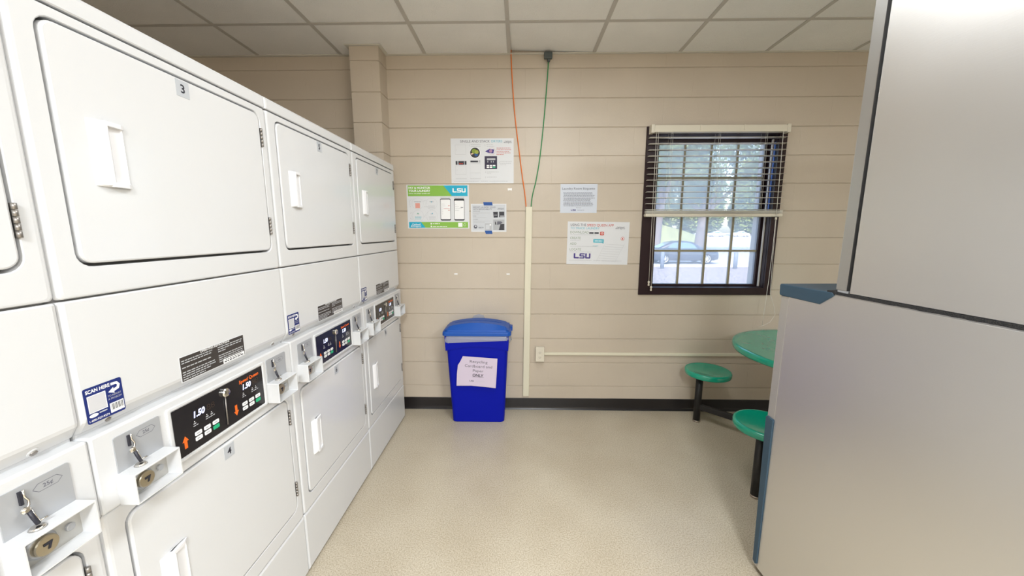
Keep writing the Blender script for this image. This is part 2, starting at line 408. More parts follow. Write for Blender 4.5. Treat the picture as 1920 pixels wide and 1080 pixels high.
c = BL(MB(WALLM()))
c.tube([(.926, 2.18, .070), (.928, 1.7, .071), (.932, 1.095, .072)], .0015, cordm, 6)
c.tube([(.940, 2.18, .071), (.944, 1.6, .072), (.952, 1.055, .073)], .0015, cordm, 6)
for x, z in ((.932, 1.095), (.952, 1.055)):
    c.lathe([(.001, 0), (.007, -.003), (.008, -.010), (.0045, -.016), (.0075, -.024), (.008, -.034), (.004, -.038)], cream, n=12) if False else None
    c.tube([(x, z, .072), (x, z-.004, .072), (x, z-.012, .072), (x, z-.018, .072), (x, z-.03, .072), (x, z-.038, .072)], [.003, .008, .0085, .0045, .008, .006], cream, 10)
c.build('tilt_cord', bl)
c = BL(MB(WALLM()))
c.tube([(1.832, 2.18, .070), (1.838, 1.9, .071), (1.845, 1.565, .072)], .0022, cordm, 6)
c.tube([(1.845, 1.575, .072), (1.845, 1.555, .072)], .007, cream, 8)
c.tube([(1.843, 1.56, .072), (1.846, 1.35, .071), (1.842, 1.1, .071), (1.833, .86, .072), (1.828, .745, .074)], .0017, cordm, 6)
c.tube([(1.847, 1.56, .073), (1.852, 1.3, .073), (1.862, 1.0, .074), (1.900, .90, .076), (1.915, .835, .078), (1.88, .775, .08), (1.83, .748, .08), (1.79, .74, .08)], .0014, cordm, 6)
c.build('lift_cord', bl)

# ------------------------------------------------------------------ writing helpers
def lsu(mb, x, y, h, w, m, sc=1.0):      # block letters L S U with cut corners
    t_ = h*.26; wd = h*1.02*sc; c = h*.12
    def put(P, dx): mb.poly([(x+dx+p[0], y+p[1]) for p in P], w, m)
    put([(0, h), (t_*1.15, h), (t_*1.15, t_), (wd, t_), (wd, 0), (c, 0), (0, c)], 0)
    a = wd+h*.10
    put([(0, h*.5-t_*.5+c), (0, h-c), (c, h), (wd, h), (wd, h-t_*.8), (t_, h-t_*.8), (t_, h*.5+t_*.4)], a)
    put([(0, h*.5-t_*.5+c), (t_, h*.5+t_*.4), (wd-c, h*.5+t_*.4), (wd, h*.5+t_*.4-c), (wd-t_, h*.5-t_*.4), (c, h*.5-t_*.4)], a)
    put([(wd-t_, h*.5-t_*.4), (wd, h*.5+t_*.4-c), (wd, c), (wd-c, 0), (0, 0), (0, t_*.8), (wd-t_, t_*.8)], a)
    b = 2*a
    put([(0, h), (t_*1.1, h), (t_*1.1, t_), (wd-t_*1.1, t_), (wd-t_*1.1, h), (wd, h), (wd, c), (wd-c, 0), (c, 0), (0, c)], b)
def cg(mb, x, y, h, w, m, width):
    mb.text('Caldwell', x+width*.12, y+h*1.05, h, w, m, bold=.01, width=width*.80, shear=.2)
    mb.text('&Gregory', x, y, h, w, m, bold=.01, width=width, shear=.2)

D1 = .0014
def sheet(x, z, wd, ht, rot=0, name='poster', col=None, thick=.0006, off=.0):
    mb = MB(WALLM(x, -off, z, rot)); mb.box(0, wd, -ht, 0, 0, thick, col or paper); return mb
cyan = mat('cyan_print', '12A9C9', .5); teal = mat('teal_ink', '5BB4C6', .5); limeg = mat('lime_print', '84B545', .5)
redi = mat('red_ink', 'C0402F', .5); greeni = mat('green_grey_ink', '8B9A84', .5); purple = mat('purple_ink', '3B2A7E', .5); blue_pr = mat('blue_tape', '1E4F96', .6)

# poster 1: dryers
mb = sheet(-.584, 2.160, .475, .326)
mb.text('SINGLE AND STACK', .072, -.030, .0185, D1, inkg, width=.223); mb.text('DRYERS', .308, -.030, .0185, D1, teal, width=.080)
cg(mb, .400, -.034, .008, D1, inkg, .060)
for y0_, y1_ in ((-.115, -.047), (-.262, -.198)):
    for a, b, c_, d in ((.033, .113, y0_, y0_+.001), (.033, .113, y1_, y1_+.001), (.033, .034, y0_, y1_), (.112, .113, y0_, y1_), (.044, .045, y0_+.025, y0_+.04)): mb.flat(a, b, c_, d, D1, inkl)
for a, b in ((.035, .049), (.055, .099), (.103, .117)): mb.flat(a, b, -.190, -.163, D1, ink)
for a in (.062, .078): mb.flat(a, a+.012, -.185, -.178, .0015, redi)
mb.flat(.147, .205, -.172, -.160, D1, ink); mb.flat(.212, .222, -.174, -.157, D1, inkl)
for a, b, c_, d in ((.145, .222, -.182, -.181), (.145, .222, -.250, -.249), (.145, .1455, -.290, -.181), (.2215, .222, -.290, -.181)): mb.flat(a, b, c_, d, D1, inkl)
mb.flat(.033, .118, -.2925, -.2915, D1, inkg); mb.flat(.143, .225, -.2925, -.2915, D1, inkg)
mb.disc(.183, -.103, .037, .0011, dark, 28); mb.disc(.176, -.092, .018, .0014, mat('lime_ink', '7C8F2A', .5)); mb.disc(.196, -.098, .014, .0015, mat('olive_ink', '9DA63A', .5)); mb.disc(.192, -.117, .013, .0014, mat('deep_blue_ink', '24508A', .5))
mb.poly([(.150, -.108), (.166, -.104), (.172, -.112), (.154, -.118)], .0014, mat('peach_ink', 'D9B9A0', .5))
mb.disc(.183, -.103, .041, .0010, white_ink, 28)
mb.poly([(.258, -.094), (.292, -.076), (.327, -.080), (.322, -.108), (.285, -.104)], D1, purple); mb.disc(.302, -.091, .012, .0015, mat('plum_ink', 'A77FA0', .5)); mb.disc(.310, -.093, .026, .0011, redi, 24, r0=.0252)
for k in range(5): mb.dashes(.345, .345+(.105, .112, .095, .105, .055)[k], -.0725-.0115*k, .0035, D1, redi, k)
mb.flat(.255, .349, -.222, -.128, .0010, mat('plum_black', '1E1235', .5)); mb.flat(.272, .336, -.157, -.143, .0014, inkl)
for k in (.276, .302, .318): mb.flat(k, k+.006, -.174, -.162, .0014, inkl)
for i in range(3):
    for j in range(2): mb.flat(.270+.0235*i, .289+.0235*i, -.201-.0125*j, -.192-.0125*j, .0014, green_btn if (i == 2 and j == 1) else white_ink)
for s_, x, y in (('1', .141, -.056), ('2', .255, -.056), ('3', .363, -.180), ('4', .257, -.250), ('5', .257, -.288)): mb.text(s_, x, y, .012, D1, inkl)
for k, (a, b, y) in enumerate(((.152, .228, -.046), (.152, .225, -.059), (.270, .318, -.046), (.272, .330, -.059), (.372, .462, -.169), (.372, .455, -.182), (.372, .420, -.192), (.272, .362, -.244), (.272, .305, -.254), (.272, .345, -.282), (.02, .21, -.312), (.225, .28, -.312), (.29, .43, -.312))): mb.dashes(a, b, y, .0028, D1, inkl, 20+k)
tag(mb.build('poster'), 'white SINGLE AND STACK DRYERS instruction poster, highest sheet on the block wall', 'poster')

# poster 2: pay and monitor
mb = sheet(-.933, 1.824, .480, .331)
mb.flat(.010, .470, -.085, -.006, D1, limeg); mb.poly([(.285, -.006), (.470, -.006), (.470, -.085), (.350, -.085)], .0016, cyan)
mb.text('PAY & MONITOR', .016, -.030, .0155, .0016, white_ink, bold=.03, width=.168); mb.text('YOUR LAUNDRY', .016, -.053, .0155, .0016, white_ink, bold=.03, width=.168); mb.text('USING THE SPEED QUEEN APP', .016, -.069, .007, .0016, white_ink, bold=.01, width=.165)
lsu(mb, .355, -.058, .031, .002, white_ink)
for cx_, cy_, n_, s_ in ((.082, -.142, '1', 'DOWNLOAD'), (.190, -.142, '2', 'CREATE'), (.082, -.235, '3', 'ADD'), (.190, -.235, '4', 'PLAY')):
    mb.disc(cx_, cy_, .044, D1, inkl, 32, r0=.0432); mb.text(n_, cx_-.060, cy_-.024, .050, D1, inkl); mb.text(n_, cx_-.0585, cy_-.0225, .047, .0016, paper)
    mb.text(s_, cx_, cy_+.012, .006, .0016, inkg, align='C')
mb.flat(.064, .100, -.176, -.138, .0016, mat('pale_red_panel', 'DE9B8E', .5))
mb.disc(.190, -.128, .004, .0016, cyan); mb.disc(.082, -.215, .004, .0016, green_btn); mb.disc(.194, -.215, .004, .0016, cyan)
for k in range(3): mb.dashes(.165, .215, -.160-.008*k, .0025, .0016, inkl, k+40); mb.dashes(.058, .108, -.243-.008*k, .003, .0016, teal, k+45); mb.dashes(.168, .218, -.243-.009*k, .0025, .0016, inkl, k+50)
for x in (.258, .364):
    mb.loops([rr(x, x+.080, -.270, -.103, .010, D1), rr(x+.003, x+.077, -.260, -.110 if x < .3 else -.119, .007, D1)], ink, True, capm=white_ink)
mb.dashes(.262, .335, -.0965, .003, D1, inkl, 61); mb.dashes(.364, .442, -.0965, .003, D1, inkl, 62)
for k in range(6): mb.dashes(.268, .268+(.024, .03, .012, .012, .012, .012)[k], -.145-.015*k, .0022, .0018, inkl, k+70)
for y in (-.160, -.193): mb.flat(.318, .331, y, y+.004, .0018, redi)
mb.flat(.283, .330, -.181, -.179, .0018, redi); mb.flat(.415, .434, -.173, -.168, .0018, inkg)
for k in range(4): mb.dashes(.372, .372+(.012, .03, .05, .032)[k], -.149-.015*k, .0022, .0018, inkl, k+80)
mb.flat(.010, .470, -.325, -.281, D1, limeg); mb.poly([(.010, -.281), (.103, -.281), (.138, -.325), (.010, -.325)], .0016, cyan)
cg(mb, .022, -.318, .0125, .002, white_ink, .082)
for y, l in ((-.297, .055), (-.318, .110)): mb.disc(.183, y+.003, .006, .0016, white_ink); mb.dashes(.195, .195+l, y, .005, .0016, white_ink, int(l*1000))
mb.flat(.393, .426, -.318, -.287, .0016, white_ink); mb.disc(.444, -.303, .010, .0016, white_ink, 16, r0=.0085)
tag(mb.build('poster'), 'green and blue PAY & MONITOR YOUR LAUNDRY poster beside the dryers', 'poster')

# poster 3: report issues, taped
grey_paper = mat('grey_print_paper', (.56, .58, .61), .5)
mb = sheet(-.4395, 1.6815, .2745, .2135)
mb.flat(.010, .266, -.204, -.008, .0010, grey_paper)
q = .0014
mb.text('REPORT LAUNDRY ISSUES', .018, -.032, .0105, q, inkg, width=.172); mb.text('WITH SERVICEABILITY', .018, -.047, .0105, q, inkg, width=.145); cg(mb, .205, -.043, .006, q, inkg, .052)
for s_, y in (('DOWNLOAD', -.060), ('SCAN', -.096), ('CHOOSE', -.122)): mb.text(s_, .018, y, .006, q, inkg)
for k, (y, l) in enumerate(((-.071, .13), (-.080, .04), (-.107, .10), (-.133, .13), (-.142, .09))): mb.dashes(.018, .018+l, y, .003, q, inkl, k+100)
mb.disc(.034, -.175, .014, q, inkg); mb.disc(.036, -.171, .005, .0018, white_ink)
mb.text('SERVICE', .056, -.172, .005, q, inkl); mb.text('ABILITY', .056, -.186, .008, q, inkg, bold=.02, width=.042)
mb.flat(.108, .160, -.200, -.150, q, inkl); mb.disc(.150, -.160, .007, .0018, white_ink); mb.flat(.113, .143, -.195, -.158, .0016, grey_paper)
mb.poly([(.172, -.062), (.208, -.061), (.208, -.104), (.176, -.106)], q, ink); mb.poly([(.218, -.060), (.258, -.060), (.258, -.100), (.218, -.102)], q, ink)
mb.flat(.180, .203, -.088, -.084, .0018, inkl); mb.flat(.226, .255, -.098, -.090, .0018, inkl)
mb.flat(.172, .258, -.200, -.120, q, mat('photo_grey', (.40, .41, .43), .5)); mb.poly([(.215, -.200), (.228, -.155), (.258, -.153), (.258, -.200)], .0018, ink)
mb.poly([(.186, -.158), (.186, -.136), (.192, -.136), (.196, -.158)], .0018, ink); mb.poly([(.200, -.160), (.204, -.134), (.232, -.134), (.245, -.144), (.228, -.156)], .0018, inkg)
tag(mb.build('notice_sheet'), 'grey REPORT LAUNDRY ISSUES notice held by two strips of blue tape', 'notice')
for x, z, wd, dx in ((-.344, 1.6935, .073, .005), (-.334, 1.477, .060, .008)):
    mb = MB(WALLM(x, 0, z)); mb.prism([(0, 0), (wd-.004, 0), (wd, -.025), (dx, -.025)], 0, .0022, blue_pr)
    tag(mb.build('tape_strip'), 'strip of blue tape across the %s edge of the grey notice' % ('top' if z > 1.6 else 'bottom'), 'tape', 'blue tape strips on the notice')

# notice 4: etiquette
pale = mat('cool_white_paper', (.60, .64, .72), .5)
mb = sheet(.2475, 1.8265, .281, .2145, col=pale)
mb.text('Laundry Room Etiquette', .014, -.041, .0165, D1, inkg, width=.248)
ls = (.22, .222, .24, .235, .24, .213, .205, .21, .225, .23, .225, .025)
for k, l in enumerate(ls[:11]): mb.dashes(.022+(.004 if k % 3 else 0), .022+l, -.0655-.0098*k, .0032, D1, inkg, 130+k)
mb.text('Thank you!', .122, -.178, .006, D1, inkg); lsu(mb, .083, -.199, .012, D1, purple, .95); mb.text('Residential Life', .133, -.196, .006, D1, inkg)
tag(mb.build('notice_sheet'), 'white Laundry Room Etiquette notice, above the sheet with large purple letters', 'notice')

# poster 5: app
mb = sheet(.3095, 1.547, .476, .329, rot=-.012)
mb.text('USING THE', .022, -.034, .0185, D1, inkg, width=.120); mb.text('SPEED QUEEN APP', .150, -.035, .0185, D1, redi, width=.205)
mb.text('TO TRACK LAUNDRY', .022, -.058, .0165, D1, teal, width=.225); cg(mb, .368, -.053, .009, D1, inkg, .074)
for s_, y, l in (('DOWNLOAD', -.090, .142), ('CREATE', -.134, .082), ('ADD', -.178, .050), ('LOCATE', -.222, .087)): mb.text(s_, .022, y, .0175, D1, greeni, width=l)
for k, (y, l) in enumerate(((-.102, .20), (-.146, .08), (-.191, .21), (-.235, .17))): mb.dashes(.022, .022+l, y, .0026, D1, inkl, 160+k)
for x in (.168, .208): mb.flat(x, x+.034, -.091, -.080, D1, ink)
mb.plate(.252, .282, -.103, -.075, .005, .0008, .0013, redi); mb.disc(.267, -.088, .008, .0017, white_ink, 14, r0=.005)
mb.disc(.428, -.127, .014, D1, redi, 20); mb.disc(.428, -.127, .011, .0016, white_ink, 20); mb.poly([(.422, -.133), (.434, -.133), (.431, -.121), (.425, -.121)], .002, redi)
mb.plate(.202, .284, -.160, -.132, .004, .0008, .0013, teal); mb.poly([(.266, -.159), (.284, -.168), (.280, -.155)], .0013, teal); mb.dashes(.215, .272, -.149, .005, .0017, white_ink, 171)
mb.text('LAUNDRY', .198, -.190, .010, .0012, teal, width=.045)
for k in range(8):
    y = -.170-.018*k; xx = .300-.009*k; mb.poly([(xx, y), (xx+.14, y-.006), (xx+.14, y-.0072), (xx, y-.0012)], D1, inkl)
mb.poly([(.300, -.155), (.301, -.155), (.232, -.305), (.231, -.305)], D1, inkl); mb.poly([(.445, -.165), (.446, -.165), (.378, -.312), (.377, -.312)], D1, inkl)
lsu(mb, .055, -.284, .040, D1, purple, 1.0)
mb.dashes(.02, .195, -.300, .0028, D1, inkl, 180); mb.dashes(.21, .265, -.300, .0028, D1, inkl, 181); mb.dashes(.275, .43, -.302, .0028, D1, inkl, 182)
tag(mb.build('poster'), 'white USING THE SPEED QUEEN APP poster left of the window', 'poster')
# scraps left on the wall
for k, (x, z, wd, ht, lb) in enumerate(((-.155, 1.797, .033, .017, 'just under the highest poster'), (-.580, 1.143, .026, .012, 'on the wall above the recycling bin, the left one'), (-.166, 1.143, .026, .012, 'on the wall above the right end of the recycling bin'))):
    mb = MB(WALLM(x, 0, z)); mb.prism([(0, 0), (wd*.3, -.001), (wd, 0), (wd*.96, -ht), (wd*.5, -ht*.8), (wd*.05, -ht)], 0, .0008, white_ink)
    tag(mb.build('paper_scrap'), 'tiny white paper scrap '+lb, 'paper scrap', 'paper scraps stuck on the wall')

# ------------------------------------------------------------------ raceways, outlet, cables
mb = MB(WALLM())
L0, L1 = [], []
prof = [(0, 0), (0, .018), (.003, .022), (.0485, .022), (.0515, .018), (.0515, 0)]
mb.loops([[(-.0325+p[0], .124, p[1]) for p in prof], [(-.0165+p[0], 1.657, p[1]) for p in prof]], cream2, True, True)
tag(mb.build('cable_raceway', bevel=.001), 'ivory vertical cable cover strip running up the middle of the wall', 'raceway')
mb = MB(WALLM()); mb.plate(.1405, 2.98, .474, .497, .003, 0, .017, cream2, .004)
tag(mb.build('cable_raceway', bevel=0), 'thin horizontal cream conduit running from the outlet toward the stools', 'raceway')
ou = tag(empty('power_outlet', (.104, 0, .487)), 'cream double power outlet box on the wall beside the vertical strip', 'outlet')
mb = MB(WALLM(-.104, 0, -.487)); mb.plate(.073, .138, .428, .545, .003, .0002, .040, cream, .002)
mb.M = WALLM(-.104, 0, -.487); o = mb.build('outlet_box', ou)
mb = MB(WALLM(-.104, 0, -.487)); mb.plate(.069, .1395, .429, .550, .004, .040, .046, cream, .003); mb.build('cover_plate', ou)
for z in (.508, .466):
    mb = MB(WALLM(-.104, 0, -.487)); mb.plate(.088, .122, z-.0145, z+.0145, .012, .046, .0475, cream, .0005)
    for x in (.098, .111): mb.flat(x-.001, x+.001, z-.001, z+.007, .0478, ink)
    mb.disc(.1045, z-.007, .0025, .0478, ink, 10); mb.build('receptacle', ou)
orange_c = mat('orange_cable', 'E8761A', .45); green_c = mat('green_cable', '128A4A', .45)
def spline(pts, n=8):
    P = [Vector(p) for p in pts]; P = [P[0]*2-P[1]]+P+[P[-1]*2-P[-2]]; o_ = []
    for i in range(1, len(P)-2):
        for k in range(n):
            t_ = k/n; a, b, c_, d = P[i-1:i+3]
            o_.append(tuple(.5*((2*b)+(-a+c_)*t_+(2*a-5*b+4*c_-d)*t_*t_+(-a+3*b-3*c_+d)*t_**3)))
    o_.append(tuple(P[-2])); return o_
mb = MB(); mb.tube(spline([(-.128, -.010, 2.80), (-.128, -.012, 2.72), (-.116, -.012, 2.50), (-.096, -.010, 2.28), (-.070, -.010, 2.08), (-.043, -.010, 1.88), (-.022, -.010, 1.74), (-.008, -.010, 1.60)]), .0036, orange_c)
tag(mb.build('network_cable'), 'orange cable hanging from the ceiling into the vertical cover strip', 'cable')
mb = MB(); mb.tube(spline([(.142, -.030, 2.73), (.141, -.016, 2.68), (.132, -.010, 2.52), (.114, -.010, 2.28), (.088, -.010, 2.02), (.060, -.010, 1.85), (.034, -.010, 1.74), (.020, -.010, 1.60)]), .0036, green_c)
tag(mb.build('network_cable'), 'green cable hanging from the small grey box at the ceiling', 'cable')
mb = MB(); mb.box(.108, .166, -.050, -.0235, 2.690, 2.734, mat('grey_box', (.07, .085, .085), .5)); mb.tube([(.142, -.030, 2.70), (.142, -.028, 2.672)], [.014, .009], mat('grey_box', 0), 12)
tag(mb.build('cable_gland', bevel=.004), 'small dark grey junction box under the ceiling with the green cable', 'junction box')

# ------------------------------------------------------------------ stacked dryers
XL, Y0D, WD = -.9741, .1517, .6760
def front_frame(z0, z1, hole, hr):
    mb = MB(FRONTM)
    u0, u1 = .0012, WD-.0012
    mb.loops([rr(u0, u1, z0, z1, .008, -.03), rr(u0, u1, z0, z1, .008, -.010), rr(u0+.002, u1-.002, z0+.001, z1-.001, .009, -.004), rr(u0+.006, u1-.006, z0+.003, z1-.003, .010, -.0008),
              rr(u0+.011, u1-.011, z0+.006, z1-.006, .010, 0), rr(*hole, hr, 0), rr(hole[0]+.0015, hole[1]-.0015, hole[2]+.0015, hole[3]-.0015, hr, -.002), rr(hole[0]+.002, hole[1]-.002, hole[2]+.002, hole[3]-.002, hr, -.022)], enamel, True, capm=gasket)
    return mb
def door(num, z0, z1, hz0, hz1, nz, parent, kind):
    dz = MB(FRONTM); u0, u1 = .050, .634
    dz.plate(u0, u1, z0, z1, .024, -.018, .003, enamel2, .004, 6)
    d = dz.build('door', parent)
    h = MB(FRONTM)      # raised scoop handle: wedge rising to a ridge, pocket to its right
    a, b = .098, .170; m0, m1 = hz0, hz1
    def sec(z, k): return [(a+.002*(1-k), z, .003), (a+.010, z, .003+.008*k), (a+.022, z, .003+.0135*k), (a+.030, z, .003+.014*k), (a+.034, z, .003+.011*k), (a+.037, z, .0045), (b-.006, z, .0045), (b-.003, z, .007), (b, z, .003)]
    zs = [(m0, .45), (m0+.004, .85), (m0+.012, 1), (m1-.012, 1), (m1-.004, .85), (m1, .45)]
    h.loops([sec(z, k) for z, k in zs], plast_w, True, True)
    for zz in ((m0, m0+.010), (m1-.010, m1)):
        h.loops([[(a+.026, z, .0045), (a+.026, z, .0165), (a+.040, z, .0155), (b-.010, z, .0125), (b, z, .0075), (b, z, .0035)] for z in zz], plast_w, True, True)
    h.build('handle', d, bevel=.0018, seg=2)
    for hz in (z0+.055 if True else 0, z1-.108):
        g = MB(FRONTM); g.plate(.6365, .6395, hz, hz+.062, .0005, -.004, .0035, hinge_m)
        for k in range(5): g.tube([(.638, hz+.0125*k+.0006, .0045), (.638, hz+.0125*k+.0118, .0045)], .0042, hinge_m, 8)
        g.build('hinge', d)
    if num:
        s_ = MB(FRONTM); s_.plate(.324, .363, nz-.042, nz, .001, .003, .0036, mat('number_tag', (.46, .48, .51), .4)); s_.text(num, .3435, nz-.031, .021, .0038, ink, bold=.02, align='C')
        s_.build('number_sticker', d)
    return d
def coin(u0, parent):
    c = MB(FRONTM); a, b = u0, u0+.099
    c.plate(a-.005, b, .930, 1.018, .004, .008, .0105, silver)
    P = [(a+.042, .998), (a+.050, 1.006), (a+.078, 1.006), (a+.086, .998), (a+.078, .990), (a+.050, .990)]
    for i in range(6):
        p, q_ = P[i], P[(i+1) % 6]; dx, dy = q_[0]-p[0], q_[1]-p[1]; l = math.hypot(dx, dy); nx, ny = -dy/l*.0004, dx/l*.0004
        c.poly([(p[0]-nx, p[1]-ny), (q_[0]-nx, q_[1]-ny), (q_[0]+nx, q_[1]+ny), (p[0]+nx, p[1]+ny)], .0108, inkg)
    c.text('25¢', a+.064, .9945, .0075, .0108, inkg, bold=.01, align='C')
    c.build('coin_plate', parent)
    l = MB(FRONTM)     # coin chute lever: bright blade over a dark slot, rivet, foot
    l.prism([(a+.0215, .984), (a+.026, .984), (a+.026, 1.010), (a+.0215, 1.010)], .0105, .0145, ink)
    l.tube([(a+.0275, 1.011, .014), (a+.0275, .998, .015), (a+.031, .989, .016), (a+.029, .981, .018), (a+.023, .976, .020)], .0019, chrome, 8)
    l.lathe([(.0065, 0), (.0065, .003), (.0035, .005)], chrome, (a+.0225, .9745, .018), 14, False)
    l.tube([(a+.026, .970, .019), (a+.028, .955, .022), (a+.030, .941, .026)], .0034, ink, 8)
    l.tube([(a+.030, .972, .018), (a+.032, .956, .022), (a+.034, .942, .026)], .0011, chrome, 6)
    l.tube([(a+.028, .9345, .026), (a+.028, .9385, .026)], [.012, .009], chrome, 14)
    l.tube([(a+.030, .943, .022), (a+.044, .945, .026)], .0018, chrome, 8)
    l.build('coin_slide', parent)
    g = MB(FRONTM); p0, p1, z0, z1, dp = a-.011, b+.002, .860, .934, .050
    g.loops([rr(p0, p1, z0, z1, .002, .008, 2), rr(p0, p1, z0, z1, .002, dp-.001, 2), rr(p0+.001, p1-.001, z0+.001, z1-.001, .002, dp, 2), rr(p0+.0035, p1-.0035, z0+.0035, z1-.0035, .002, dp, 2), rr(p0+.0035, p1-.0035, z0+.0035, z1-.0035, .002, .014, 2)], enamel, True, capm=mat('coin_back', (.50, .49, .46), .4, metal=.5))
    cb = g.build('coin_box', parent)
    k = MB(FRONTM); cx_, cz_ = a+.032, .895
    k.lathe([(.024, 0), (.024, .005), (.021, .008)], silver, (cx_, cz_, .0145), 24, False)
    k.lathe([(.0185, 0), (.0185, .010), (.017, .012)], brass, (cx_, cz_, .020), 24, False)
    k.prism([(cx_-.006, cz_+.006), (cx_+.008, cz_+.006), (cx_+.003, cz_-.008), (cx_-.001, cz_-.008), (cx_+.002, cz_+.001), (cx_-.006, cz_+.001)], .0325, .0328, ink)
    k.build('coin_lock', cb)
    k = MB(FRONTM); k.lathe([(.0075, 0), (.0075, .004), (.006, .005)], silver, (a+.078, .892, .0145), 16, False); k.build('lock_button', cb)

def console(parent):
    c = MB(FRONTM)
    c.plate(.0012, WD-.0012, .860, 1.041, .006, -.03, .008, enamel, .005)
    con = c.build('control_console', parent)
    c = MB(FRONTM)
    c.loops([rr(.163, .520, .862, 1.021, .006, .008), rr(.163, .520, .862, 1.021, .006, .011), rr(.165, .518, .864, 1.019, .006, .012), rr(.171, .512, .869, 1.013, .004, .012), rr(.173, .510, .871, 1.011, .004, .009)], enamel, True)
    c.build('bezel', con)
    c = MB(FRONTM); w = .0106
    c.plate(.176, .508, .873, 1.009, .002, .009, .0104, overlay)
    c.text('Speed Queen', .404, .986, .011, w, orange, bold=.025, width=.086)
    for x, s_ in ((.236, 1), (.416, 1)):
        c.text('1.50', x, .962, .017, w, led, bold=.035, width=.035, shear=.14)
        c.text('88', x+.042, .962, .017, w, mat('unlit_digits', (.03, .018, .012), .5), width=.028)
        for dx in (0, .040, .056): c.disc(x+dx, .951, .0016, w, white_ink, 8); c.dashes(x+dx-.004, x+dx+.006, .944, .003, w, inkl, 3); c.dashes(x+dx-.005, x+dx+.010, .938, .0025, w, inkl, 4)
    for x in (.232, .407):
        for i in range(3):
            for j in range(2):
                u = x+.0295*i; z = .909-.0150*j
                m_ = green_btn if (i == 2 and j == 1) else white_ink
                c.plate(u, u+.022, z, z+.0115, .003, .0104, .0112, m_, 0, 3)
                if m_ is white_ink: c.dashes(u+.005, u+.016, z+.004, .0035, .0114, inkl, i+j)
    c.poly([(.1985, .892), (.2075, .892), (.2075, .912), (.2125, .912), (.203, .927), (.1935, .912), (.1985, .912)], w, orange)
    c.poly([(.3765, .927), (.3855, .927), (.3855, .907), (.3905, .907), (.381, .892), (.3715, .907), (.3765, .907)], w, orange)
    c.build('display_panel', con)
    c = MB(FRONTM); c.tube([(.3425, .972, .013), (.340, .885, .013)], .0018, hinge_m, 8); c.lathe([(.0135, 0), (.0135, .006), (.011, .009), (.006, .010)], chrome, (.345, .986, .0104), 20, False); c.prism([(.345, .982), (.352, .982), (.352, .989), (.345, .989)], .0205, .0212, hinge_m)
    c.build('key_switch', con)
    coin(.046, parent); coin(.538, parent)

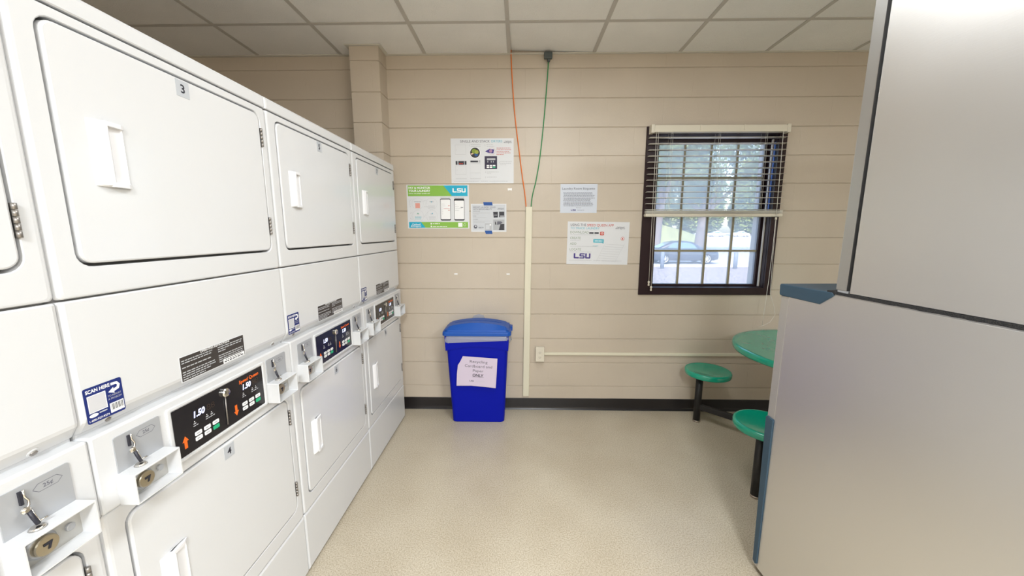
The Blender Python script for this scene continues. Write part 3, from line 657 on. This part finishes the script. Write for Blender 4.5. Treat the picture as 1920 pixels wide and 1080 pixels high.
def make_dryer(n_up, n_low):
    r = empty('stacked_dryer', (XL, 0, 0))
    c = MB(FRONTM); c.box(.003, WD-.003, .03, 1.942, -.70, -.024, enamel); c.box(.012, WD-.012, .0, .03, -.66, -.04, dark); c.build('cabinet', r, bevel=.004)
    c = MB(FRONTM)
    prof = [(1.9035, -.05), (1.9035, -.001), (1.9060, .001), (1.936, .001), (1.943, -.003), (1.947, -.010), (1.947, -.05)]
    c.loops([[(u, v_, w_-dw) for v_, w_ in prof] for u, dw in ((.0012, .008), (.004, .002), (.009, 0), (WD-.009, 0), (WD-.004, .002), (WD-.0012, .008))], enamel, True, True)
    c.build('top_trim', r)
    front_frame(1.335, 1.9000, (.0425, .6425, 1.3955, 1.879), .030).build('upper_front_panel', r)
    door(n_up, 1.404, 1.872, 1.567, 1.706, 1.868, r, 'upper')
    c = MB(FRONTM)
    prof = [(1.3315, -.03), (1.3315, -.004), (1.328, 0), (1.082, 0), (1.074, -.002), (1.050, -.018), (1.047, -.022), (1.047, -.03)]
    c.loops([[(u, v_, w_-dw) for v_, w_ in prof] for u, dw in ((.0012, .008), (.004, .002), (.010, 0), (WD-.010, 0), (WD-.004, .002), (WD-.0012, .008))], enamel, True, True)
    c.build('middle_panel', r)
    for u in (.056, .606):
        s_ = MB(FRONTM @ Matrix.Translation((u, 1.058, -.0125)) @ Matrix.Rotation(math.radians(33), 4, 'X')); s_.lathe([(.009, -.003), (.009, .0010), (.0065, .0018)], enamel, n=16, smooth=False); s_.lathe([(.0055, 0), (.0055, .004), (.004, .0048)], hinge_m, n=12, smooth=False); s_.build('screw', r)
    c = MB(FRONTM); c.plate(.011, .085, 1.067, 1.145, .004, .0002, .0008, navy); q = .0010
    c.text('SCAN HERE', .015, 1.1325, .0075, q, white_ink, bold=.03, width=.046)
    c.flat(.016, .051, 1.089, 1.127, q, white_ink); c.flat(.0175, .0495, 1.0905, 1.1255, .0012, mat('pale_grey_square', (.55, .55, .57), .5))
    c.poly([(.063, 1.139), (.076, 1.138), (.081, 1.130), (.078, 1.121), (.068, 1.118), (.068, 1.114), (.056, 1.120), (.067, 1.128), (.067, 1.124), (.0735, 1.126), (.0755, 1.130), (.073, 1.133), (.063, 1.133)], q, white_ink)
    c.text('TO REPORT', .054, 1.109, .0042, q, inkl, width=.027); c.text('A PROBLEM', .054, 1.102, .0042, q, inkl, width=.027)
    c.flat(.055, .083, 1.072, 1.094, q, white_ink)
    for k in range(12): c.flat(.0575+.002*k, .0575+.002*k+(.0012 if k % 3 else .0006), 1.078, 1.092, .0012, ink)
    c.loops([[(.0235+.0085*math.cos(t*2*PI/18), 1.083+.004*math.sin(t*2*PI/18), q) for t in range(18)]], white_ink, True); c.dashes(.034, .053, 1.083, .0028, q, inkl, 2)
    c.text('1-800-927-9274', .014, 1.0705, .0045, q, white_ink, bold=.01, width=.038)
    s_ = c.build('service_sticker', r); s_['label'] = 'navy and white SCAN HERE sticker'
    c = MB(FRONTM); c.plate(.226, .457, 1.067, 1.138, .001, .0002, .0007, paper); c.flat(.2285, .4545, 1.069, 1.136, .0009, tan_lab); q = .0011
    c.text('OPERATING INSTRUCTIONS', .345, 1.130, .0055, q, white_ink, bold=.02, align='C', width=.105)
    for k in range(9): 
        if k in (2, 4): continue
        c.dashes(.232, .232+(.10, .098, 0, .095, 0, .105, .107, .09, .07)[k], 1.1235-.0064*k, .0028, q, inkl, k+7)
    for k in range(8):
        if k == 3: continue
        c.dashes(.352, .352+(.095, .092, .03, 0, .096, .098, .095, .04)[k], 1.1235-.0064*k, .0028, q, inkl, k+17)
    c.flat(.366, .452, 1.0695, 1.083, .0013, white_ink); c.dashes(.375, .44, 1.078, .002, .0015, ink, 3); c.dashes(.370, .446, 1.0725, .003, .0015, ink, 4)
    s_ = c.build('instruction_label', r); s_['label'] = 'dark operating instructions label'
    console(r)
    front_frame(.2810, .8575, (.0425, .6425, .3395, .829), .030).build('lower_front_panel', r)
    door(n_low, .348, .822, .495, .652, .815, r, 'lower')
    c = MB(FRONTM); c.plate(.0012, WD-.0012, .012, .2775, .004, -.03, 0, enamel, .008); c.build('base_panel', r)
    return r
NUM = [('7', '8'), ('5', '6'), ('3', '4'), (None, None)]
LAB = ['white stacked dryer with number 7 on its upper door, next to the block wall', 'white stacked dryer numbered 5 above and 6 below, middle of the row',
       'large white stacked dryer numbered 3 above and 4 below', 'white stacked dryer cut off by the left edge of the photo']
for i in range(4):
    d = make_dryer(*NUM[i]); d.location = (XL, -Y0D-(i+1)*WD, 0); tag(d, LAB[i], 'dryer', 'stacked dryers along the left side')

# ------------------------------------------------------------------ stacked stainless washer
th = math.radians(2.3137)
wr = tag(empty('stacked_washer', (.977, -1.707, 0), 0), 'large stainless steel stacked machine with blue grey trim at the right edge', 'washing machine')
wr.rotation_euler.z = th
# local: u = along +Y of the side face, v = up, w = out of the side face (-X); the box lies behind it
SM = Matrix(((0, 0, -1, 0), (1, 0, 0, 0), (0, 1, 0, 0), (0, 0, 0, 1)))
def SMB(): return MB(SM)
c = SMB(); c.plate(-.80, .236, .03, 1.262, .002, -.78, 0, steel, .0015); c.build('lower_body', wr)
c = SMB(); c.plate(.2365, .2755, .715, 1.222, .002, -.78, -.0005, grey_panel, .002); c.plate(.2365, .2690, .03, .715, .002, -.78, -.0005, grey_panel, .002); c.build('lower_front_panel', wr)
c = SMB(); P = [(.236, .715), (.236, .05), (.243, .043), (.258, .05), (.2765, .700), (.2765, .713), (.270, .718)]
c.loops([[(p[0], p[1], -.78) for p in P], [(p[0], p[1], .003) for p in P], [(p[0]*.96+.0103, p[1]*.999, .006) for p in P]], bluegrey, True, True); c.build('kick_trim', wr, bevel=.0015)
c = SMB(); P = [(.098, 1.222), (.2755, 1.2225), (.2815, 1.228), (.2835, 1.262), (.281, 1.268), (.054, 1.2705), (.048, 1.264), (.052, 1.256)]
c.loops([[(p[0], p[1], -.786) for p in P], [(p[0], p[1], .004) for p in P]], bluegrey, True, True); c.build('control_cap', wr, bevel=.003)
c = SMB(); c.plate(-.80, .046, 1.259, 1.2655, .001, -.775, -.0005, steel_edge); c.build('top_edge', wr)
rough_b = mat('dark_gap_strip', (.03, .03, .032), .9, bump=1, bscale=400)  # shade of the gap between the two units, drawn as a dark strip
c = SMB()
rnd = random.Random(3); top_, bot_ = [], []
for k in range(61):
    u = -.80+.875*k/60; top_.append((u, 1.2745+.0006*rnd.random()+(.0012 if u > .03 else 0))); bot_.append((u, 1.2660-.0012*rnd.random()-(.001*rnd.random() if u > .03 else 0)))
P = top_+bot_[::-1]; c.loops([[(p[0], p[1], -.76) for p in P], [(p[0], p[1], .0015) for p in P]], rough_b, True, True); c.build('gap_strip', wr)
c = SMB(); c.plate(-.80, -.0025, 1.2755, 2.26, .002, -.775, -.001, steel, .0015); c.build('upper_body', wr)
c = SMB(); c.plate(-.79, .012, 1.277, 2.258, .001, -.77, -.012, dark); c.build('upper_gap', wr)
c = SMB(); c.plate(.008, .046, 1.282, 2.26, .002, -.775, 0, mat('satin_front_strip', (.50, .50, .49), .34, metal=.85), .002); c.plate(.0065, .0085, 1.282, 2.26, .0005, -.775, .0015, steel_edge); c.build('upper_front_panel', wr)
c = SMB(); c.box(.004, .040, 1.272, 1.2820, -.77, -.001, silver); c.build('mounting_shim', wr)

# ------------------------------------------------------------------ table with attached stools
gr = mat('green_fibreglass', (.003, .33, .21), .16, coat=.4, var=.06, vscale=9)
blk = mat('black_powder_coat', (.012, .011, .012), .4)
foot = mat('worn_metal_foot', (.45, .38, .32), .4, metal=.8)
TX, TY, TZ = 1.833, -.675, .745
tb = tag(empty('cluster_table', (TX, TY, 0)), 'round green table with attached round stools on black legs', 'table')
R = .505
c = MB(); c.lathe([(.30, TZ-.030), (R-.015, TZ-.040), (R-.004, TZ-.037), (R, TZ-.030), (R, TZ-.010), (R-.003, TZ-.003), (R-.010, TZ), (R-.030, TZ-.0015), (.02, TZ-.0015)], gr, n=72); c.build('tabletop', tb)
c = MB(); c.lathe([(.055, 0.03), (.05, .06), (.045, TZ-.05), (.16, TZ-.045), (.16, TZ-.03)], blk, n=24, smooth=False); c.build('pedestal', tb)
SEATS = [(1.363-TX, -.216-TY, 1.328-TX, -.175-TY), (1.288-TX, -.988-TY, 1.262-TX, -1.000-TY)]
SEATS += [(-a, -b, -c_, -d) for a, b, c_, d in SEATS]
SZ = .44
for (sx, sy, px, py) in SEATS:
    c = MB(); rs = .160
    c.lathe([(.08, SZ-.034), (rs-.010, SZ-.040), (rs-.003, SZ-.037), (rs, SZ-.030), (rs, SZ-.010), (rs-.003, SZ-.003), (rs-.009, SZ), (rs-.020, SZ-.001), (rs-.045, SZ-.006), (.02, SZ-.011)], gr, (sx, sy, 0), 48); seat = c.build('seat', tb)
    c = MB(); c.tube([(px, py, .012), (px, py, SZ-.05)], .0255, blk, 14); c.lathe([(.05, SZ-.052), (.09, SZ-.044), (.09, SZ-.036)], blk, ((sx+px)/2, (sy+py)/2, 0), 20); lg = c.build('leg', tb)
    c = MB(); c.lathe([(.022, 0), (.027, .003), (.027, .010), (.0258, .014)], foot, (px, py, 0), 16); c.build('foot_cap', lg)
    c = MB(); d = Vector((-px, -py, 0)); l = d.length; d.normalize(); n_ = Vector((-d.y, d.x, 0))*.014; z0, z1 = .105, .148
    A = Vector((px, py, 0))+d*.02; B = d*(-.03)+Vector((0, 0, 0))
    c.loops([[tuple(Q+s*n_+Vector((0, 0, z))) for s, z in ((-1, z0), (1, z0), (1, z1), (-1, z1))] for Q in (A, B)], blk, True, True); c.build('arm', tb, bevel=.003)

# ------------------------------------------------------------------ recycling bin
blue = mat('blue_bin_plastic', (.0004, .006, .31), .5, spec=.15, bump=.05, bscale=120)
blue2 = mat('blue_lid_plastic', (.008, .075, .36), .42, spec=.35)
liner = mat('clear_liner', (.50, .51, .56), .25); liner.node_tree.nodes['Principled BSDF'].inputs['Alpha'].default_value = .55
BX = -.380
rb = tag(empty('recycling_bin', (BX, -.135, 0)), 'blue recycling bin with slotted lid against the block wall', 'bin')
def BM(): return MB(Matrix.Identity(4))
c = BM()
def sec(z, hx, yf, yb, r=.03): return [(p[0], p[1], z) for p in rr(-hx, hx, yf+.135, yb+.135, r, 0, 5)]
c.loops([sec(0, .197, -.218, -.045), sec(.004, .2015, -.222, -.040), sec(.60, .2300, -.249, -.027), sec(.70, .2345, -.254, -.024)], blue, False, True, smooth=False)
c.loops([sec(.70, .2345, -.254, -.024), sec(.70, .2265, -.246, -.032), sec(.15, .200, -.224, -.045)], blue, True)
c.build('bin_body', rb, bevel=0)
# raised collar with an arched lower edge on the front
c = BM(); n_ = 24; Lr = [[], [], []]
for k in range(n_+1):
    x = -.2335+.467*k/n_; zz = .588+.034*math.cos((x/.2335)*PI/2); yf = lambda z: -.249-.005*(z-.60)/.1+.135
    Lr[0].append((x, yf(zz)-.001, zz-.002)); Lr[1].append((x, yf(zz)-.007, zz)); Lr[2].append((x, -.2545+.135-.007, .700))
for a, b in zip(Lr, Lr[1:]):
    for k in range(n_): c.face([a[k], a[k+1], b[k+1], b[k]], blue)
for s in (-1, 1):
    x0_, x1_ = sorted((s*.2285, s*.2348)); c.loops([[(x0_, -.1195, .588), (x1_, -.1195, .588), (x1_, .100, .588), (x0_, .100, .588)], [(x0_+.003*s, -.1265, .70), (x1_+.003*s, -.1265, .70), (x1_+.003*s, .105, .70), (x0_+.003*s, .105, .70)]], blue, True, True)
c.build('collar', rb)
# lid: apron, flat rim, arched crown with a slot
c = BM()
def lz(x, z0=0): return z0+.040*(1-(x/.225)**2)
def ls(z, hx, yf, yb, r=.035, arch=0):
    return [(p[0], p[1], z+arch*max(0, 1-(p[0]/hx)**2)) for p in rr(-hx, hx, yf+.135, yb+.135, r, 0, 5)]
c.loops([ls(.704, .2480, -.268, -.012), ls(.708, .2570, -.275, -.009), ls(.728, .2560, -.275, -.009), ls(.736, .2525, -.271, -.011), ls(.738, .2450, -.262, -.016), ls(.748, .2390, -.256, -.020)], blue2, False, True)
nx, ny = 26, 10; hx = .2390; y_f, y_b = -.256+.135, -.020+.135
def crown(x, v_):
    y = y_f+(y_b-y_f)*v_; ed = min(1, (hx-abs(x))/.03); e2 = min(1, v_/.16, (1-v_)/.16)
    k = math.sin(min(ed, 1)*PI/2)*.6+.4*ed
    return (x, y, .748+(.012+.034*(1-(x/hx)**2))*min(1, e2)*k)
slot_v = (.46, .52)
vs_ = sorted(set([0, .04, .10, .16, .3, .40, slot_v[0], slot_v[1], .6, .75, .84, .92, 1]))
xs_ = [-hx, -.225, -.21, -.195]+[-.18+.36*k/18 for k in range(19)]+[.195, .21, .225, hx]
for i in range(len(xs_)-1):
    for j in range(len(vs_)-1):
        if vs_[j] >= slot_v[0]-1e-6 and vs_[j+1] <= slot_v[1]+1e-6 and -.181 < xs_[i] and xs_[i+1] < .181: continue
        c.face([crown(xs_[i], vs_[j]), crown(xs_[i+1], vs_[j]), crown(xs_[i+1], vs_[j+1]), crown(xs_[i], vs_[j+1])], blue2)
for i in range(4, 22):
    for vv in slot_v:
        a, b = crown(xs_[i], vv), crown(xs_[i+1], vv); c.face([a, b, (b[0], b[1], b[2]-.012), (a[0], a[1], a[2]-.012)], blue2)
c.box(.2500, .2640, .0, .06, .712, .745, blue2)
bmesh.ops.remove_doubles(c.bm, verts=c.bm.verts[:], dist=.0002)
lid = c.build('lid', rb)
for p in lid.data.polygons: p.use_smooth = False
c = BM()   # liner bag folded over the rim, hanging below the lid
rnd = random.Random(5); n_ = 40; La = []
for z, sp_ in ((.706, .003), (.690, .008), (.676, .008), (.662, .006)):
    base_ = ls(z, .2345, -.2545-.008, -.024+.004, .035); row = []
    for i, p in enumerate(rr(-.2345, .2345, -.2625+.135, -.020+.135, .03, 0, 12)):
        row.append((p[0]*(1+(sp_+rnd.uniform(-.003, .003))/.24), p[1]-(sp_+rnd.uniform(-.004, .002) if p[1] < 0 else -.003), z+rnd.uniform(-.004, .005)*(1 if z < .70 else 0)+(.010*math.sin(p[0]*9) if z < .67 else 0)))
    La.append(row)
c.loops(La, liner, False)
tail = [(.236, -.09, .700), (.252, -.085, .69), (.258, -.06, .66), (.250, -.03, .640), (.240, -.05, .63), (.238, -.08, .65)]
c.loops([[(p[0], p[1], p[2]) for p in tail], [(p[0]+.004, p[1]+.02, p[2]-.004) for p in tail]], liner, True, True)
c.loops([[(-.07, .118, .76), (.05, .118, .76), (.03, .117, .806), (-.01, .119, .815), (-.05, .118, .802)], [(-.07, .121, .76), (.05, .121, .76), (.03, .120, .806), (-.01, .122, .815), (-.05, .121, .802)]], liner, True, True)
c.build('liner_bag', rb)
# taped paper sign on the bin
lil = mat('lilac_paper', (.56, .48, .58), .55, bump=.25, bscale=14)
slope = math.atan2(.027, .6)
SGN = Matrix.Translation((-.245, -.2465, .540)) @ Matrix.Rotation(math.radians(-90), 4, 'X').inverted()
SGN = Matrix(((1, 0, 0, -.5225), (0, 0, -1, -.2535), (0, 1, 0, .549), (0, 0, 0, 1))) @ Matrix.Rotation(-slope, 4, 'X') @ Matrix.Rotation(math.radians(-3.5), 4, 'Z')
c = MB(SGN)
out_ = [(.037, 0), (.15, -.001), (.297, -.002), (.298, -.12), (.297, -.2315), (.19, -.2265), (.11, -.225), (.000, -.2330), (-.001, -.14), (.003, -.071), (.018, -.045)]
c.prism(out_, -.0008, .0002, lil)
for s_, y, h_, b_, w_ in (('Recycling', -.046, .0205, 0, .133), ('Cardboard and', -.081, .0205, 0, .205), ('Paper', -.116, .0205, 0, .080), ('ONLY', -.151, .0200, .025, .082)):
    c.text(s_, .158, y, h_, .0005, mat('dark_grey_ink', (.07, .07, .08), .5) if b_ == 0 else ink, bold=b_, align='C', width=w_)
c.flat(.114, .202, -.1555, -.1538, .0005, ink)
lsu(c, .096, -.192, .0105, .0005, inkg, .95); c.text('Residential Life', .150, -.190, .006, .0005, inkl, width=.060)
o = c.build('paper_sign'); tag(o, 'lilac paper sign reading Recycling Cardboard and Paper ONLY on the blue bin', 'sign')

# ------------------------------------------------------------------ troffers
dif = mat('lamp_diffuser', (1, .975, .945), .5, emit=3)
for k, (lx, ly) in enumerate(LIGHTS):
    e = tag(empty('ceiling_light', (lx, ly, H)), ['recessed ceiling light panel nearest the window wall', 'recessed ceiling light panel farthest from the window wall', 'recessed ceiling light panel over the right side of the room'][k], 'ceiling light', 'recessed ceiling lights')
    c = MB(Matrix(((1, 0, 0, 0), (0, -1, 0, 0), (0, 0, -1, 0), (0, 0, 0, 1))))
    c.loops([rr(-.301, .301, -.606, .606, .001, -.08, 1), rr(-.301, .301, -.606, .606, .001, .001, 1), rr(-.27, .27, -.575, .575, .001, .001, 1), rr(-.27, .27, -.575, .575, .001, -.006, 1)], angle_m, False, True); c.build('light_frame', e)
    c = MB(); c.flat(-.27, .27, -.575, .575, .006, dif); c.build('diffuser', e)
    L = bpy.data.lights.new('troffer', 'AREA'); L.shape = 'RECTANGLE'; L.size = .52; L.size_y = 1.12; L.energy = [10.5, 100, 100][k]; L.color = (.88, .945, 1)
    lo = bpy.data.objects.new('troffer_lamp', L); lo.parent = e; lo.location = (0, 0, -.004); COL.objects.link(lo)

# ------------------------------------------------------------------ outside
GZ = -.55
leaf_litter = mat('leaf_litter', (.22, .19, .185), .9, var=.75, vscale=9)
conc = mat('pale_concrete', (.36, .36, .37), .8, var=.06, vscale=.4)
grassm = mat('sunlit_grass', (.62, .62, .30), .9, var=.12, vscale=1.2)
g = MB(); g.box(-40, 80, .25, 18.3, GZ-.3, GZ, leaf_litter); struct(g.build('outdoor_ground'))
g = MB(); g.box(-60, 120, 18.6, 35, GZ-.4, GZ-.08, conc)
g.face([(-60, 35, GZ-.08), (160, 35, GZ-.08), (220, 110, .08), (-60, 110, .08)], conc); g.face([(-80, 110, .08), (220, 110, .08), (300, 190, .6), (-80, 190, .6)], conc); struct(g.build('outdoor_pavement', recalc=False))
g = MB(); g.box(-60, 100, 18.3, 18.6, GZ-.3, GZ+.06, mat('curb_concrete', (.5, .5, .49), .8)); struct(g.build('trim_2'))
g = MB(); P = [(2, 37), (13.2, 37), (18.0, 37.5), (20.5, 38.5), (20.8, 46), (2, 52)]; Zt = [2.9, 2.75, 1.5, .75, .9, 3.2]
g.loops([[(p[0], p[1], -1.0) for p in P], [(p[0], p[1], z) for p, z in zip(P, Zt)]], grassm, True)
tag(g.build('grass_bank'), 'sunlit pale green grass bank seen through the window behind the car', 'grass bank')

tyre = mat('tyre_rubber', (.02, .02, .022), .7); rim = mat('alloy_rim', (.75, .75, .75), .3, metal=.6); cglass = mat('car_glass', (.10, .17, .19), .08); tail_l = mat('tail_lamp_red', (.55, .03, .03), .3)
def make_car(loc, paint, label, rz=0, detail=True):
    r = tag(empty('car', loc, rz), label, 'car')
    n_ = 0
    low = [(0, .42, .74, .60), (.04, .30, .95, .76), (.35, .24, 1.02, .86), (1.0, .22, 1.0, .90), (1.6, .20, .97, .91), (3.2, .20, .95, .91), (3.5, .20, .93, .90), (4.1, .22, .86, .86), (4.45, .28, .76, .76), (4.55, .36, .64, .62)]
    c = MB()
    L_ = []
    for x, z0, z1, hw in low:
        zm = (z0+z1)/2
        L_.append([(x, -hw*.92, z0), (x, -hw, zm-.08), (x, -hw, zm+.10), (x, -hw*.93, z1-.03), (x, -hw*.80, z1), (x, hw*.80, z1), (x, hw*.93, z1-.03), (x, hw, zm+.10), (x, hw, zm-.08), (x, hw*.92, z0)])
    c.loops(L_, paint, True, True, smooth=True)
    body = c.build('car_body', r)
    c = MB(); L_ = []
    for x, z1, hw in ((.55, .98, .70), (.95, 1.18, .66), (1.45, 1.40, .60), (1.9, 1.47, .58), (2.4, 1.475, .58), (2.75, 1.42, .59), (3.15, 1.20, .66), (3.6, .93, .72)):
        L_.append([(x, -.80, .90), (x, -hw-.02, max(.93, z1-.05)), (x, -hw*.9, z1), (x, hw*.9, z1), (x, hw+.02, max(.93, z1-.05)), (x, .80, .90)])
    c.loops(L_, paint, True, True, smooth=True); c.build('roof', r)
    c = MB()
    for s in (-1, 1):
        def sp(x, z):
            ztab = [(.55, .98, .70), (.95, 1.18, .66), (1.45, 1.40, .60), (1.9, 1.47, .58), (2.4, 1.475, .58), (2.75, 1.42, .59), (3.15, 1.20, .66), (3.6, .93, .72)]
            for a, b in zip(ztab, ztab[1:]):
                if a[0] <= x <= b[0]:
                    t_ = (x-a[0])/(b[0]-a[0]); zz = a[1]+(b[1]-a[1])*t_-.05; hw = a[2]+(b[2]-a[2])*t_+.02; break
            f_ = (z-.90)/max(.02, zz-.90); return (x, s*(.80+(hw-.80)*min(1, f_)+.012), z)
        c.face([sp(1.95, 1.00), sp(3.05, .99), sp(2.85, 1.24), sp(2.55, 1.36), sp(1.95, 1.385)], cglass)
        c.face([sp(1.12, 1.03), sp(1.88, 1.0), sp(1.88, 1.385), sp(1.50, 1.34)], cglass)
    c.face([(.62, -.55, 1.035), (.62, .55, 1.035), (1.38, .48, 1.375), (1.38, -.48, 1.375)], cglass)
    c.face([(2.83, -.50, 1.40), (2.83, .50, 1.40), (3.48, .60, 1.02), (3.48, -.60, 1.02)], cglass)
    c.build('windows', r, recalc=False)
    for x in (.93, 3.65):
        for s in (-1, 1):
            c = MB(Matrix(((1, 0, 0, x), (0, 0, s, s*.70), (0, 1, 0, .33), (0, 0, 0, 1))))
            c.lathe([(.30, 0), (.33, .02), (.33, .19), (.30, .215), (.235, .21)], tyre, n=28, cap1=False); wh = c.build('wheel', r)
            c = MB(Matrix(((1, 0, 0, x), (0, 0, s, s*.70), (0, 1, 0, .33), (0, 0, 0, 1))))
            c.lathe([(.235, .205), (.235, .19), (.215, .18)], rim, n=28, cap0=False, cap1=False); c.disc(0, 0, .225, .15, tyre, 24); c.disc(0, 0, .06, .205, rim, 14)
            for k in range(10):
                a = k*2*PI/10; c.poly([(.05*math.cos(a-.3), .05*math.sin(a-.3)), (.225*math.cos(a-.07), .225*math.sin(a-.07)), (.225*math.cos(a+.07), .225*math.sin(a+.07)), (.05*math.cos(a+.3), .05*math.sin(a+.3))], .20, rim)
            c.build('rim', wh)
    c = MB(); c.box(-.01, .12, -.80, -.45, .70, .86, tail_l); c.box(-.01, .12, .45, .80, .70, .86, tail_l); c.build('tail_lamp', r)
    return r
make_car((8.50, 21.9, -.62), mat('dark_car_paint', (.035, .045, .065), .25, coat=.5), 'dark sedan parked on the street outside the window')
make_car((54.0, 103, .03), mat('silver_car_paint', (.55, .57, .6), .3), 'silver car far across the lot, left of the white one')
make_car((61.5, 104, .04), mat('white_car_paint', (.85, .85, .85), .3), 'white car far across the lot, seen through the right panes')
for x, lb in ((7.80, 'in front of the rear wheel of the sedan'), (11.76, 'right of the dark sedan')):
    c = MB(); c.tube([(x, 17.2, GZ-.05), (x, 17.2, .34), (x, 17.2, .37)], [.10, .10, .08], mat('weathered_post', (.16, .19, .24), .8), 12)
    tag(c.build('bollard'), 'short grey bollard outside the window, '+lb, 'bollard', 'bollards along the kerb')

bark = mat('tree_bark', (.20, .17, .16), .9, bump=.8, bscale=8)
def leaf_mat():
    m = bpy.data.materials.new('tree_leaves'); m.use_nodes = True; nt = m.node_tree; N = nt.nodes; Lk = nt.links; N.remove(N['Principled BSDF'])
    g_ = N.new('ShaderNodeNewGeometry'); n_ = N.new('ShaderNodeTexNoise'); n_.inputs['Scale'].default_value = .5; Lk.new(g_.outputs['Position'], n_.inputs['Vector'])
    r = N.new('ShaderNodeValToRGB'); Lk.new(n_.outputs['Fac'], r.inputs[0]); r.color_ramp.elements[0].position = .38; r.color_ramp.elements[1].position = .62
    r.color_ramp.elements[0].color = (.10, .17, .13, 1); r.color_ramp.elements[1].color = (.36, .42, .14, 1)
    a = N.new('ShaderNodeBsdfDiffuse'); b = N.new('ShaderNodeBsdfTranslucent'); mx = N.new('ShaderNodeMixShader'); mx.inputs[0].default_value = .45
    Lk.new(r.outputs[0], a.inputs[0]); Lk.new(r.outputs[0], b.inputs[0]); Lk.new(a.outputs[0], mx.inputs[1]); Lk.new(b.outputs[0], mx.inputs[2]); Lk.new(mx.outputs[0], N['Material Output'].inputs[0])
    return m
leaves = leaf_mat()
def make_tree(x, y, gz, tr_r, crowns, nl, ls_, label, seed):
    rnd = random.Random(seed)
    r = tag(empty('tree', (x, y, gz)), label, 'tree', 'trees outside the window')
    c = MB(); c.tube([(0, 0, -.3), (0, 0, .4), (.1, 0, 2.2), (.25, 0, 4.2), (.3, .2, 6.5)], [tr_r*1.5, tr_r*1.05, tr_r*.9, tr_r*.8, tr_r*.5], bark, 14)
    for cx_, cy_, cz_, a, b, h in crowns:
        c.tube([(.2, 0, min(3.6, cz_-h)), (cx_*.5, cy_*.5, (cz_+3)/2), (cx_, cy_, cz_)], [tr_r*.5, tr_r*.32, tr_r*.12], bark, 8)
    c.build('trunk', r)
    vs, fs = [], []
    for k in range(nl):
        cx_, cy_, cz_, a, b, h = crowns[k % len(crowns)]
        while True:
            p = [rnd.uniform(-1, 1) for _ in range(3)]
            q = sum(v_*v_ for v_ in p)
            if q < 1 and q > .15: break
        # clumping
        P = Vector((cx_+a*p[0], cy_+b*p[1], cz_+h*p[2]))
        if math.sin(P.x*2.1+seed)*math.sin(P.z*2.7+P.y)*math.sin(P.y*1.7+1) > .28: continue
        d = Vector((rnd.gauss(0, 1), rnd.gauss(0, 1), rnd.gauss(0, 1))).normalized(); e = d.orthogonal().normalized(); s1 = ls_*rnd.uniform(.6, 1.3)
        i = len(vs); vs += [tuple(P-d*s1), tuple(P+e*s1*.5), tuple(P+d*s1), tuple(P-e*s1*.5)]; fs.append((i, i+1, i+2, i+3))
    me = bpy.data.meshes.new('foliage'); me.from_pydata(vs, [], fs); me.materials.append(leaves)
    o = bpy.data.objects.new('foliage', me); COL.objects.link(o); o.parent = r
make_tree(17.9, 34, -.6, .48, [(-2.5, 0, 6.9, 3.6, 3, 2.7), (2.2, 0, 7.8, 4.2, 3, 3.2), (0, 0, 10.5, 5, 3.0, 3), (-3.6, 1, 9.0, 2.6, 3, 3), (6, 0, 9.6, 3.5, 3, 3.2)], 34000, .15, 'broad tree behind the parked sedan with trunk showing above its roof', 1)
make_tree(11.0, 27, -.6, .34, [(0, -1, 8.0, 3.4, 2.5, 2.6), (-3, -1, 9, 3, 2.5, 3), (1.6, -1, 9.6, 2.5, 2.3, 2.2)], 16000, .13, 'leafy tree at the left side of the window view', 2)
for q_, (tx, ty, lb) in enumerate(((44, 122, 'distant hazy tree behind the grass bank'), (61, 124, 'distant hazy tree behind the left far parked car'), (78, 122, 'distant hazy tree behind the right far parked car'), (95, 124, 'distant hazy tree at the right edge of the window view'))):
    make_tree(tx, ty, .1, .5, [(-3, 0, 7.5, 5.5, 4, 7.5), (3, 0, 7.5, 5.5, 4, 7.5), (0, 0, 17, 8, 4, 8)], 14000, .60, lb, 3+q_)

# ------------------------------------------------------------------ daylight
wd_ = bpy.data.worlds.new('World'); SC.world = wd_; wd_.use_nodes = True; nt = wd_.node_tree
bg = nt.nodes['Background']; sky = nt.nodes.new('ShaderNodeTexSky')
try: sky.sky_type = 'NISHITA'
except Exception: pass
sky.sun_disc = False; sky.sun_elevation = math.radians(52); sky.sun_rotation = math.radians(200); sky.air_density = 1.2; sky.dust_density = 2.5
nt.links.new(sky.outputs[0], bg.inputs[0]); bg.inputs[1].default_value = .52
S = bpy.data.lights.new('sun', 'SUN'); S.energy = 2.0; S.angle = .01; S.color = (1, .96, .88)
so = bpy.data.objects.new('sun', S); COL.objects.link(so); so.rotation_euler = (math.radians(42), 0, math.radians(-28))

# ------------------------------------------------------------------ camera
cam = bpy.data.cameras.new('camera'); co = bpy.data.objects.new('camera', cam); COL.objects.link(co)
cam.sensor_width = 36; cam.lens = 682.5339/1920*36; cam.clip_start = .03; cam.clip_end = 500
ya, pi_, ro = -.01821, .15423, .00027
fw = Vector((math.sin(ya)*math.cos(pi_), math.cos(ya)*math.cos(pi_), -math.sin(pi_))); rt = Vector((math.cos(ya), -math.sin(ya), 0)); up = rt.cross(fw)
r2 = rt*math.cos(ro)+up*math.sin(ro); u2 = -rt*math.sin(ro)+up*math.cos(ro)
Mx = Matrix((r2, u2, -fw)).transposed().to_4x4(); Mx.translation = (-.0696, -2.8647, 1.47093)
co.matrix_world = Mx
SC.camera = co
SC.view_settings.view_transform = 'Standard'; SC.view_settings.look = 'None'; SC.view_settings.exposure = .67; SC.view_settings.gamma = 1; SC.view_settings.use_curve_mapping = False
